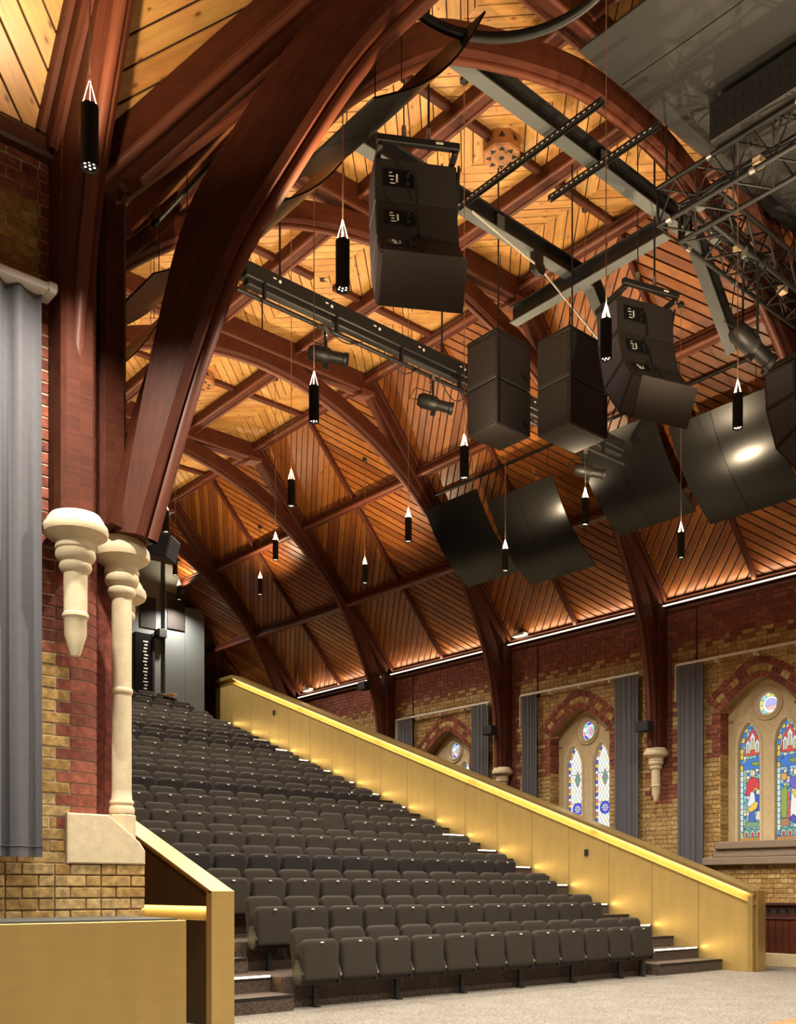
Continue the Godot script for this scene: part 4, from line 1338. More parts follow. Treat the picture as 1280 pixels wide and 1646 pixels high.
func control_wall():
	var o := struct("wall_control_room", "grey control room wall at the top of the seating")
	slab(o, "front", Vector3(12.25, 5.2, -23.75), Vector3(12.82, 9.6, -23.35), M.grey_wall, 0.004)
	slab(o, "front", Vector3(12.83, 5.2, -23.75), Vector3(13.39, 8.6, -23.35), M.grey_wall, 0.004)
	slab(o, "return", Vector3(12.25, 5.2, -25.6), Vector3(13.38, 8.4, -23.7), M.grey_wall)
	slab(o, "recessed_side", Vector3(7.0, 5.2, -25.6), Vector3(12.25, 10.4, -23.5), M.grey_wall)
	var p := thing("acoustic_panel", "dark square panel high on the lit grey control wall", "wall panel", Vector3(12.6, 7.6, -23.34))
	slab(p, "panel", Vector3(12.3, 7.95, -23.35), Vector3(12.8, 8.9, -23.32), M.dark_panel, 0.008)
	p = thing("acoustic_panel", "small dark panel on the recessed grey wall by the column", "wall panel", Vector3(11.8, 7.9, -23.49))
	slab(p, "panel", Vector3(11.62, 7.9, -23.5), Vector3(12.06, 8.7, -23.47), M.dark_panel, 0.008)
	p = thing("equipment_rack", "black equipment rack with white markings behind the back row", "rack", Vector3(11.7, 5.6, -23.45))
	slab(p, "case", Vector3(11.46, 5.5, -23.5), Vector3(11.98, 7.75, -23.44), M.screen_black, 0.006)
	slab(p, "side_frame", Vector3(11.93, 5.5, -23.5), Vector3(12.0, 7.78, -23.42), M.black_steel, 0.006)
	for k in 16:
		slab(p, "label_strip", Vector3(11.68 + 0.02 * (k % 3), 6.25 + k * 0.085, -23.442), Vector3(11.78 + 0.012 * (k % 4), 6.28 + k * 0.085, -23.436), M.plate)
	for k in 4:
		var b := MB.new()
		var line := []
		for q in 7: line.append(Vector3(11.5 + 0.09 * k + 0.03 * q, 5.75 + 0.22 * sin(q * 0.55 + k), -23.41 + 0.02 * sin(q + k)))
		b.tube(line, 0.008, 5)
		part(p, "cable", b.done(), M.black_cable)
	p = thing("small_speaker", "small black loudspeaker on the corner of the grey wall", "loudspeaker", Vector3(12.15, 7.7, -23.4))
	slab(p, "cabinet", Vector3(12.04, 7.68, -23.5), Vector3(12.26, 7.9, -23.26), M.black_matt, 0.01)
	p = thing("programme", "folded pale paper left on a back row seat", "paper", Vector3(12.0, 6.4, -22.3))
	var bb := MB.new()
	bb.box(Transform3D(Basis(Vector3.UP, 0.5) * Basis(Vector3.RIGHT, 0.35), Vector3(11.98, 6.07, -22.62)), Vector3(0.3, 0.012, 0.22))
	bb.box(Transform3D(Basis(Vector3.UP, 0.5) * Basis(Vector3.RIGHT, -0.2), Vector3(12.0, 6.09, -22.57)), Vector3(0.3, 0.012, 0.2))
	part(p, "sheet", bb.done(), M.paper)

# ---------------------------------------------------------------- curtains
func drape(o: Node3D, a: Vector3, b: Vector3, top: float, low: float, folds: int, depth: float, out: Vector3):
	var k := folds * 8
	var rows := 7
	var grid := []
	for r in rows + 1:
		var t := float(r) / rows
		var line := []
		for i in k + 1:
			var u := float(i) / k
			var w := depth * (0.55 + 0.45 * t) * (sin(u * folds * TAU + 0.6 * sin(u * 9.0)) + 0.35 * sin(u * folds * TAU * 1.7 + 2.0 + t * 0.7))
			var p := a.lerp(b, u) + out * w
			p.y = lerpf(top, low, t)
			line.append(p)
		grid.append(line)
	var st := SurfaceTool.new()
	st.begin(Mesh.PRIMITIVE_TRIANGLES)
	st.set_smooth_group(0)
	for r in rows:
		for i in k:
			for p in [grid[r][i], grid[r][i + 1], grid[r + 1][i + 1], grid[r][i], grid[r + 1][i + 1], grid[r + 1][i]]: st.add_vertex(p)
			for p in [grid[r][i], grid[r + 1][i + 1], grid[r][i + 1], grid[r][i], grid[r + 1][i], grid[r + 1][i + 1]]: st.add_vertex(p - out * 0.006 )
	st.generate_normals()
	part(o, "cloth", st.commit(), M.curtain)
	var m := MB.new()
	var hem := []
	for i in k + 1: hem.append(grid[rows][i] + Vector3(0, 0.07, 0) + out * 0.003)
	m.tube(hem, 0.004, 4)
	part(o, "hem", m.done(), M.curtain)

func curtains():
	var o := thing("curtain", "tall grey pleated curtain on the brick wall at the left edge", "curtain", Vector3(2.4, 1.4, -6.6))
	drape(o, Vector3(1.2, 0, -6.58), Vector3(2.55, 0, -6.58), 5.195, 1.465, 8, 0.05, Vector3.BACK)
	var r := thing("curtain_rail", "white curtain rail above the left edge curtain", "curtain rail", Vector3(2.0, 5.2, -6.6))
	slab(r, "rail", Vector3(0.8, 5.2, -6.66), Vector3(2.6, 5.25, -6.5), M.white_paint, 0.008)
	slab(r, "end_cap", Vector3(2.56, 5.19, -6.67), Vector3(2.63, 5.26, -6.49), M.white_paint, 0.012)
	slab(r, "wall_bracket", Vector3(2.4, 5.21, -6.76), Vector3(2.44, 5.24, -6.6), M.white_paint)
	var x := XW - 0.13
	var names := ["left of the near figure window", "right of the second window", "left of the second window", "right of the far window", "left of the far window"]
	var spans := [[-10.1, -9.6], [-11.45, -10.93], [-13.75, -13.36], [-15.2, -14.7], [-17.6, -17.1]]
	for i in 5:
		o = thing("curtain", "grey pleated curtain drawn back " + names[i], "curtain", Vector3(x, 1, (spans[i][0] + spans[i][1]) / 2), "grey window curtains")
		drape(o, Vector3(x, 0, spans[i][0]), Vector3(x, 0, spans[i][1]), 5.15, 1.0 if i < 2 else 2.2, 5, 0.035, Vector3.LEFT)
	var rails := [[-10.12, -7.1, "near figure"], [-13.78, -10.9, "second"], [-17.65, -14.65, "far"]]
	for q in rails:
		r = thing("curtain_rail", "thin white curtain rail above the %s window" % q[2], "curtain rail", Vector3(x, 5.18, (q[0] + q[1]) / 2), "white window curtain rails")
		slab(r, "rail", Vector3(x - 0.02, 5.16, q[0]), Vector3(x + 0.02, 5.2, q[1]), M.white_paint, 0.004)
		slab(r, "return_plate", Vector3(x - 0.01, 4.55, q[0] - 0.03), Vector3(XW, 5.19, q[0] - 0.015), M.white_paint, 0.003)
		var z: float = q[0] + 0.75
		while z < q[1]:
			slab(r, "wall_bracket", Vector3(x - 0.015, 5.1, z), Vector3(XW, 5.16, z + 0.025), M.white_paint, 0.003)
			z += 0.72

# ---------------------------------------------------------------- pendant lights
func pendants():
	var list := [[2.48, 5.5, -5.66, "lowest, in front of the big timber post at top left"], [4.49, 5.64, -5.83, "beside the left edge of the big line array"], [7.36, 6.05, -5.65, "in front of the middle line array"], [9.5, 6.05, -5.6, "in front of the right line array"],
		[5.98, 5.98, -8.24, "just below the first spotlight on the bar"], [8.11, 5.98, -8.24, "below the left edge of the subwoofers"], [10.9, 6.24, -8.72, "between the middle black reflectors"], [12.4, 5.98, -8.2, "below the gap between the right black reflectors"],
		[7.91, 6.53, -11.43, "centre left, in front of the fourth truss"], [10.06, 6.53, -11.43, "in front of the steep slope left of the reflectors"], [12.2, 6.53, -11.43, "in front of the black reflector pair"],
		[8.04, 7.25, -15.3, "leftmost small one beside the curved brace"], [10.24, 7.25, -15.3, "fourth small one, above the back rows"], [12.33, 7.25, -15.3, "small one below the right roof slope"],
		[10.36, 7.95, -19.3, "small one in front of the grey wall top"], [12.5, 7.95, -19.3, "small one right of the grey wall"], [12.4, 8.6, -22.9, "smallest, against the grey wall"],
		[11.7, 6.05, -5.6, "out of view, beyond the right edge beside the line array"], [2.4, 5.6, -2.6, "out of view, nearest the camera on the left"], [4.9, 6.05, -2.6, "out of view, over the left of the crossing"], [7.4, 6.05, -2.6, "out of view, over the middle of the crossing"], [9.8, 6.05, -2.6, "out of view, over the round timber floor"], [12.2, 6.05, -2.6, "out of view, over the right of the crossing"], [0.9, 5.4, -5.5, "added out of view above the left curtain", 0.6], [-0.6, 5.6, -4.6, "out of view, in the transept left of the curtain"], [2.4, 5.6, 1.2, "out of view, behind the camera on the left"], [7.4, 6.05, 1.2, "out of view, behind the camera on the right"], [8.2, 7.95, -19.3, "out of view, hidden behind the column, far bay"], [5.8, 6.53, -11.43, "out of view, hidden behind the column, near bay"], [5.9, 7.25, -15.3, "out of view, hidden behind the column, middle bay"]]  # the unseen pendant above the left curtain is added to brighten the brick
	var body := MB.new()
	body.lathe([[0.046, 0.355], [0.052, 0.36], [0.052, 0.0], [0.047, 0.0], [0.047, 0.015], [0.0, 0.015]], Transform3D(), 24)
	var bm := body.done()
	var dots := MB.new()
	for k in 7:
		var c := Vector3.ZERO if k == 6 else Vector3(0.03 * cos(TAU * k / 6), 0, 0.03 * sin(TAU * k / 6))
		dots.lathe([[0.0, 0.0], [0.0065, 0.002]], Transform3D(Basis(), c + Vector3(0, 0.012, 0)), 8)
	var dm := dots.done()
	var top := MB.new()
	top.lathe([[0.0, 0.335], [0.044, 0.335]], Transform3D(), 16)
	var tm := top.done()
	var cage := MB.new()
	for k in 4:
		var a := TAU * (k + 0.3) / 4
		cage.tube([Vector3(0.046 * cos(a), 0.355, 0.046 * sin(a)), Vector3(0, 0.53, 0)], 0.0032, 5)
	cage.tube([Vector3(0.004, 0.53, 0), Vector3(0.004, 0.85, 0)], 0.0032, 5)
	var cm := cage.done()
	for i in list.size():
		var q = list[i]
		if q.size() < 5: q.append(0.45 if i == 0 else clampf((roof_y(q[0], q[2]) - q[1]) / 3.5, 0.3, 1.0))       # those that hang close under the boards are dimmed
		var at := Vector3(q[0], q[1], q[2])
		var label: String = "slim black cylinder pendant light, " + q[3] if q[3] else "slim black cylinder pendant light hanging outside the view"
		var o := thing("pendant_light", label, "pendant light", at, "slim black pendant lights")
		part(o, "body", bm, M.black_matt, true)
		part(o, "lenses", dm, M.lens_glow, true)
		part(o, "uplight_lens", tm, M.lamp_glow, true)
		part(o, "suspension_wires", cm, M.wire, true)
		var y := roof_y(q[0], q[2]) - 0.02
		var b := MB.new()
		b.tube([at + Vector3(0, 0.53, 0), Vector3(at.x, y, at.z)], 0.005, 6)
		part(o, "cable", b.done(), M.cable)
		b = MB.new()
		b.lathe([[0.0, 0.0], [0.05, -0.005], [0.05, -0.04], [0.0, -0.05]], Transform3D(Basis(), Vector3(at.x, y, at.z)), 16)
		part(o, "ceiling_rose", b.done(), M.black_matt)
		spot(o, at + Vector3(0, 0.345, 0), Vector3.UP, 9.6 * q[4], 80.0, Color(1.0, 0.89, 0.72), 0.03)
		spot(o, at + Vector3(0, -0.01, 0), Vector3.DOWN, 12.5 * (1.1 if i == 0 else 1.0), 75.0, Color(1.0, 0.955, 0.885), 0.05)

# ---------------------------------------------------------------- steel and rigging
func girder(o: Node3D, a: Vector3, b: Vector3, up: Vector3):
	for q in [["web", 0.02, 0.2, 0.0, "black_steel"], ["bottom_flange", 0.15, 0.018, -0.105, "grey_steel"], ["top_flange", 0.15, 0.018, 0.105, "black_steel"]]:
		var m := MB.new()
		m.beam(a + up * q[3], b + up * q[3], q[1], q[2], up, 0.002)
		part(o, q[0], m.done(), M[q[4]])
func steelwork():
	var k := Vector3(-0.752, -0.659, 0)
	var sl := Vector3(0.659, -0.752, 0)
	for q in [[-7.02, 6.6, 10.85, "nearer", "in front of the vent"], [-8.5, 6.75, 10.75, "farther", "above the subwoofers"]]:
		var o := thing("steel_portal", "%s grey and black steel beam across the roof, %s" % [q[3], q[4]], "steel beam", Vector3(q[2], 9.3, q[0]))
		girder(o, Vector3(q[1], 9.4, q[0]), Vector3(q[2], 9.4, q[0]), Vector3.UP)
		girder(o, Vector3(q[2], 9.4, q[0]), Vector3(q[2], 9.4, q[0]) + sl * (1.5 if q[3] == "nearer" else 0.7), -k)
		for s in [0.0, 1.0]:
			var m := MB.new()
			m.aabb(Vector3(q[2] - 0.3 - s * 1.6, 9.27, q[0] + 0.07), Vector3(q[2] - 0.18 - s * 1.6, 9.45, q[0] + 0.09), 0.003)
			part(o, "splice_plate", m.done(), M.grey_steel)
	var o := thing("steel_crossbeam", "grey steel beam running back from the lighting truss corner", "steel beam", Vector3(10.3, 9.2, -8))
	girder(o, Vector3(10.3, 9.2, -9.5), Vector3(10.3, 9.2, -7.0), Vector3.UP)
	for q in [[8.15, -8.4, -6.3, "long, near the octagonal vent"], [8.85, -7.6, -6.1, "short, crossing the nearer steel beam"]]:
		o = thing("strut_channel", "perforated steel channel, " + q[3], "steel channel", Vector3(q[0], 9.2, q[1]))
		for s in [-1.0, 1.0]: slab(o, "flange", Vector3(q[0] + s * 0.025 - 0.003, 9.16, q[1]), Vector3(q[0] + s * 0.025 + 0.003, 9.22, q[2]), M.black_steel)
		slab(o, "web", Vector3(q[0] - 0.028, 9.214, q[1]), Vector3(q[0] + 0.028, 9.22, q[2]), M.black_steel)
		var z: float = q[1] + 0.05
		while z < q[2] - 0.05:
			slab(o, "slot", Vector3(q[0] - 0.0295, 9.18, z), Vector3(q[0] - 0.0275, 9.19, z + 0.03), M.plate)
			z += 0.07
	# lighting truss: a corner of two box sections
	for q in [[Vector3(9.5, 8.65, -6.58), Vector3(0, 0, 1), Vector3(1, 0, 0), 4.6, "running toward the camera"], [Vector3(9.94, 8.65, -6.58), Vector3(1, 0, 0), Vector3(0, 0, 1), 3.3, "running right along the roof"]]:
		var at: Vector3 = q[0]; var al: Vector3 = q[1]; var ac: Vector3 = q[2]; var ln: float = q[3]
		o = thing("lighting_truss", "black tubular box truss at upper right, arm " + q[4], "lighting truss", at)
		var s := 0.42
		for c in [Vector3.ZERO, ac * s, Vector3.UP * s, ac * s + Vector3.UP * s]:
			var m := MB.new()
			m.tube([at + c, at + c + al * ln], 0.027, 10)
			part(o, "chord", m.done(), M.black_steel)
		var n := int(ln / 0.42)
		for i in n:
			var p0: Vector3 = at + al * (ln * i / n); var p1: Vector3 = at + al * (ln * (i + 0.5) / n); var p2: Vector3 = at + al * (ln * (i + 1) / n)
			for e in [[Vector3.ZERO, Vector3.UP * s], [ac * s, ac * s + Vector3.UP * s], [Vector3.ZERO, ac * s], [Vector3.UP * s, ac * s + Vector3.UP * s]]:
				var m := MB.new()
				m.tube([p0 + e[0], p1 + e[1], p2 + e[0]], 0.013, 6)
				part(o, "lattice", m.done(), M.black_steel)
		for e in [0.0, ln]:
			var m := MB.new()
			var c0: Vector3 = at + al * e
			m.tube([c0, c0 + ac * s, c0 + ac * s + Vector3.UP * s, c0 + Vector3.UP * s], 0.02, 8, true)
			part(o, "end_frame", m.done(), M.black_steel)
		for i in 5:
			var m := MB.new()
			var line := []
			for t in 9: line.append(at + al * (0.2 + t * ln / 9.5) + ac * (0.1 + 0.06 * i) + Vector3.UP * (0.1 + 0.05 * i + 0.05 * sin(t * 1.7 + i * 2.0)))
			m.tube(line, 0.014, 6)
			part(o, "cable", m.done(), M.black_cable)
		for i in 6:
			var c := at + al * (0.4 + i * ln / 6.5) + ac * 0.2 + Vector3.UP * (0.12 + 0.08 * (i % 3))
			slab(o, "connector_box", c - Vector3(0.06, 0.04, 0.05), c + Vector3(0.06, 0.04, 0.05), M.paper if i % 2 else M.grey_steel, 0.008)
		for i in 4:
			var c := at + al * (0.15 + i * 0.5) + Vector3.UP * (0.42 if i % 2 else 0.0)
			var m := MB.new()
			m.tube([c - al * 0.03, c + al * 0.03], 0.033, 10)
			part(o, "clamp", m.done(), M.chrome)
	for q in [Vector3(9.55, 9.07, -6.5), Vector3(12.2, 9.07, -6.4)]:
		var h := thing("hoist_chain", "black hoist chain holding the lighting truss at its %s" % ("corner" if q.x < 10 else "right arm"), "chain", q)
		var m := MB.new()
		m.tube([q, Vector3(q.x, roof_y(q.x, q.z) - 0.02, q.z)], 0.014, 6)
		part(h, "chain", m.done(), M.black_steel)
	# perforated box on top of the truss
	o = thing("perforated_box", "long black perforated steel box at the top right edge", "equipment box", Vector3(9.4, 9.1, -5))
	slab(o, "case", Vector3(9.36, 9.1, -5.85), Vector3(9.8, 9.52, -3.2), M.black_steel, 0.01)
	for i in 18:
		for r in 2: slab(o, "slot", Vector3(9.355, 9.2 + 0.13 * r, -5.78 + i * 0.1), Vector3(9.362, 9.27 + 0.13 * r, -5.755 + i * 0.1), M.black_cable)
	# overhead reflector cloud
	o = thing("ceiling_reflector", "large grey flat acoustic reflector hanging at the top right", "acoustic panel", Vector3(9, 9.62, -5))
	for e in [[7.95, 8.62], [8.635, 10.6], [10.615, 12.4]]:
		var st := []
		for i in 9:
			var z := -6.44 + i * 0.45
			var y := 9.62 + 0.05 * pow((z + 4.6) / 1.8, 2.0)
			st.append([Vector3(e[0], y, z), Vector3(e[0], y + 0.02, z), Vector3(e[1], y + 0.02, z), Vector3(e[1], y, z)])
		var m := MB.new()
		m.sweep(st)
		part(o, "sheet", m.done(), M.cloud_panel)
	for q in [[8.1, -6.2], [12.2, -6.2], [8.1, -3.2], [12.2, -3.2]]:
		var m := MB.new()
		m.tube([Vector3(q[0], 9.66, q[1]), Vector3(q[0], roof_y(q[0], q[1]) - 0.02, q[1])], 0.006, 5)
		part(o, "hanger", m.done(), M.black_steel)
	# round track
	o = thing("ring_track", "black double ring track hanging at the top edge of the view", "ring track", Vector3(5.19, 8.01, -4.84))
	for r in [[0.92, 8.01], [0.955, 8.065]]:
		var line := []
		for i in 48: line.append(Vector3(5.19 + r[0] * cos(TAU * i / 48), r[1], -4.84 + r[0] * sin(TAU * i / 48)))
		var m := MB.new()
		m.tube(line, 0.03, 8, true)
		part(o, "ring", m.done(), M.black_steel)
	for i in 3:
		var a := TAU * i / 3 + 0.5
		var p := Vector3(5.19 + 0.94 * cos(a), 8.07, -4.84 + 0.94 * sin(a))
		var m := MB.new()
		m.tube([p, Vector3(p.x, roof_y(p.x, p.z) - 0.02, p.z)], 0.006, 5)
		part(o, "hanger", m.done(), M.black_steel)
	# chain hoist under the farther beam
	o = thing("chain_hoist", "small black pulley block under the farther steel beam", "hoist", Vector3(9.55, 9.0, -8.5))
	var m := MB.new()
	m.lathe([[0.0, 0.04], [0.09, 0.035], [0.1, 0.0], [0.09, -0.035], [0.0, -0.04]], Transform3D(Basis(Vector3.RIGHT, PI / 2), Vector3(9.6, 9.08, -8.42)), 20)
	part(o, "sheave", m.done(), M.black_steel)
	slab(o, "bracket", Vector3(9.52, 9.05, -8.5), Vector3(9.68, 9.3, -8.4), M.black_steel, 0.01)
	for s in [0.0, 0.02]:
		m = MB.new()
		m.tube([Vector3(9.66, 9.05 + s, -8.4), Vector3(11.2, 8.45 + s, -8.42)], 0.006, 5)
		part(o, "wire_rope", m.done(), M.wire)
		m = MB.new()
		m.tube([Vector3(9.56, 9.08 + s, -8.4), Vector3(8.4, 9.25 + s, -8.4)], 0.006, 5)
		part(o, "wire_rope", m.done(), M.wire)

func xf(at: Vector3, yaw: float) -> Transform3D:
	return Transform3D(Basis(Vector3.UP, deg_to_rad(yaw)), at)

func line_array(label: String, at: Vector3, yaw: float, phi: Array, hs: Array):
	var o := thing("line_array", label, "loudspeaker", at)
	o.rotation_degrees.y = yaw
	var B := [Vector2(0.2, 0.0)]
	for i in 4:
		var th := deg_to_rad((phi[i] + phi[i + 1]) / 2.0)
		B.append(B[-1] + Vector2(sin(th), -cos(th)) * hs[i])
	var F := []
	for i in 5:
		var ph := deg_to_rad(phi[i])
		F.append(B[i] + Vector2(-cos(ph), -sin(ph)) * 0.45)
	var side := Transform3D(Basis(Vector3.BACK, Vector3.UP, Vector3.LEFT), Vector3.ZERO)     # u = z, v = y, extruded along -x
	for i in 4:
		var q := PackedVector2Array([F[i], B[i], B[i + 1], F[i + 1]])
		var mid := (q[0] + q[1] + q[2] + q[3]) / 4.0
		var g := PackedVector2Array()
		for p in q: g.append(mid + (p - mid) * 0.985)
		var m := MB.new()
		m.prism(g, -0.39, 0.39, side, 0.0)
		var mod := part(o, "module", m.done(), M.speaker_base if i == 3 else M.speaker_skin, true)
		for s in [-1.0, 1.0]:
			m = MB.new()
			var inner := PackedVector2Array()
			for p in q: inner.append(mid + (p - mid) * 0.86)
			m.prism(inner, 0.39 * s - 0.006, 0.39 * s + 0.006, side, 0.0)
			part(mod, "side_panel", m.done(), M.speaker_side, true)
		if i < 3:
			# connector plate on the back
			var a: Vector2 = B[i]; var e: Vector2 = B[i + 1]
			var dv := (e - a).normalized()
			var ya := Vector3(0, -dv.y, -dv.x)
			var nz := Vector3(1, 0, 0).cross(ya)
			var c2 := (a + e) / 2.0
			var fr := Transform3D(Basis(Vector3(1, 0, 0), ya, nz), Vector3(0, c2.y, c2.x))
			m = MB.new()
			m.box(fr * Transform3D(Basis(), Vector3(-0.17, 0.02, 0.0)), Vector3(0.3, hs[i] * 0.42, 0.012), 0.003)
			var pl := part(mod, "connector_plate", m.done(), M.screen_black, true)
			m = MB.new()
			for t in 4: m.box(fr * Transform3D(Basis(), Vector3(-0.25 + 0.006 * t, 0.02 + hs[i] * (0.12 - 0.08 * t), 0.008)), Vector3(0.03 + 0.02 * (t % 2), 0.006, 0.004))
			m.box(fr * Transform3D(Basis(), Vector3(-0.19, 0.02, 0.008)), Vector3(0.016, hs[i] * 0.18, 0.004))
			part(pl, "label", m.done(), M.plate, true)
			m = MB.new()
			for t in 2: m.lathe([[0.0, 0.02], [0.018, 0.02], [0.02, 0.0]], fr * Transform3D(Basis(Vector3.RIGHT, PI / 2), Vector3(-0.09, 0.05 - 0.07 * t, 0.006)), 10)
			part(pl, "socket", m.done(), M.black_steel, true)
			m = MB.new()
			m.tube([fr * Vector3(-0.09, 0.05, 0.03), fr * Vector3(-0.05, 0.07, 0.06), fr * Vector3(-0.01, 0.0, 0.03), fr * Vector3(0.0, -hs[i] * 0.5, 0.02)], 0.008, 6)
			part(pl, "lead", m.done(), M.black_cable, true)
	# flying frame
	for s in [-1.0, 1.0]:
		var m := MB.new()
		m.box(Transform3D(Basis(), Vector3(0.36 * s, 0.06, 0.0)), Vector3(0.05, 0.06, 0.62), 0.006)
		part(o, "frame_bar", m.done(), M.black_steel, true)
	var m := MB.new()
	m.box(Transform3D(Basis(), Vector3(0, 0.11, 0.29)), Vector3(0.8, 0.07, 0.06), 0.008)
	part(o, "frame_crossbar", m.done(), M.black_steel, true)
	m = MB.new()
	m.box(Transform3D(Basis(), Vector3(0.2, 0.11, 0.324)), Vector3(0.07, 0.018, 0.004))
	part(o, "frame_label", m.done(), M.plate, true)
	var roof := roof_y(at.x, at.z) - at.y - 0.02
	for s in [-0.12, 0.12]:
		m = MB.new()
		m.tube([Vector3(s, 0.12, 0.2), Vector3(s, roof, 0.2)], 0.012 if s > 0 else 0.007, 6)
		part(o, "suspension_chain", m.done(), M.black_steel, true)
		m = MB.new()
		m.lathe([[0.0, 0.2], [0.022, 0.18], [0.026, 0.1], [0.02, 0.02], [0.0, 0.0]], Transform3D(Basis(), Vector3(s, 0.14, 0.2)), 10)
		part(o, "shackle", m.done(), M.chrome, true)
	# cable bundle down one side
	for t in 4:
		m = MB.new()
		var line := []
		for i in 8: line.append(Vector3(0.41 + 0.02 * sin(i + t), 0.0 - i * 0.17, 0.12 + 0.03 * t - 0.02 * i))
		m.tube(line, 0.011, 6)
		part(o, "cable", m.done(), M.black_cable, true)

func loudspeakers():
	line_array("large black line array of four cabinets hanging centre left", Vector3(6.46, 8.17, -7.28), -31.0, [0, 4, 24, 50, 64], [0.42, 0.4, 0.3, 0.2])
	line_array("middle black line array with curved side, right of the subwoofers", Vector3(10.09, 8.24, -7.3), -18.0, [0, 4, 24, 50, 64], [0.42, 0.4, 0.3, 0.2])
	line_array("right black line array cut by the right edge", Vector3(12.1, 7.74, -6.25), -10.0, [0, 5, 26, 52, 66], [0.42, 0.4, 0.3, 0.2])
	for q in [[Vector3(8.95, 6.98, -9.05), Vector3(9.56, 8.11, -8.53), "left"], [Vector3(9.57, 6.95, -8.42), Vector3(10.3, 8.1, -7.89), "right"]]:
		var lo: Vector3 = q[0]; var hi: Vector3 = q[1]
		var ym := (lo.y + hi.y) / 2
		for k in 2:
			var a := Vector3(lo.x, lo.y if k == 0 else ym + 0.006, lo.z); var e := Vector3(hi.x, ym - 0.006 if k == 0 else hi.y, hi.z)
			var o := thing("subwoofer", "%s black subwoofer cabinet of the %s hanging stack" % ["lower" if k == 0 else "upper", q[2]], "loudspeaker", Vector3((lo.x + hi.x) / 2, a.y, (lo.z + hi.z) / 2), "hanging subwoofer cabinets")
			slab(o, "cabinet", a, e, M.speaker_skin, 0.012)
			slab(o, "side_grille", Vector3(a.x - 0.008, a.y + 0.03, a.z + 0.03), Vector3(a.x + 0.01, e.y - 0.03, e.z - 0.03), M.speaker_skin, 0.004)
			for s in [a.x + 0.02, e.x - 0.02]: slab(o, "rigging_rail", Vector3(s - 0.016, a.y, e.z - 0.01), Vector3(s + 0.016, e.y, e.z + 0.01), M.black_steel, 0.003)
			if k == 0: slab(o, "bottom_panel", Vector3(a.x + 0.01, a.y - 0.006, a.z + 0.01), Vector3(e.x - 0.01, a.y + 0.01, e.z - 0.01), M.speaker_base, 0.003)
			slab(o, "handle", Vector3(e.x - 0.17, a.y + 0.08, e.z - 0.01), Vector3(e.x - 0.06, a.y + 0.16, e.z + 0.006), M.black_cable, 0.01)
			if k == 1:
				slab(o, "flying_frame", Vector3(a.x, e.y, a.z), Vector3(e.x, e.y + 0.05, e.z), M.black_steel, 0.008)
				var m := MB.new()
				var c := (a + e) / 2
				m.tube([Vector3(c.x, e.y, c.z), Vector3(c.x, roof_y(c.x, c.z) - 0.02, c.z)], 0.011, 6)
				part(o, "suspension_chain", m.done(), M.black_steel)

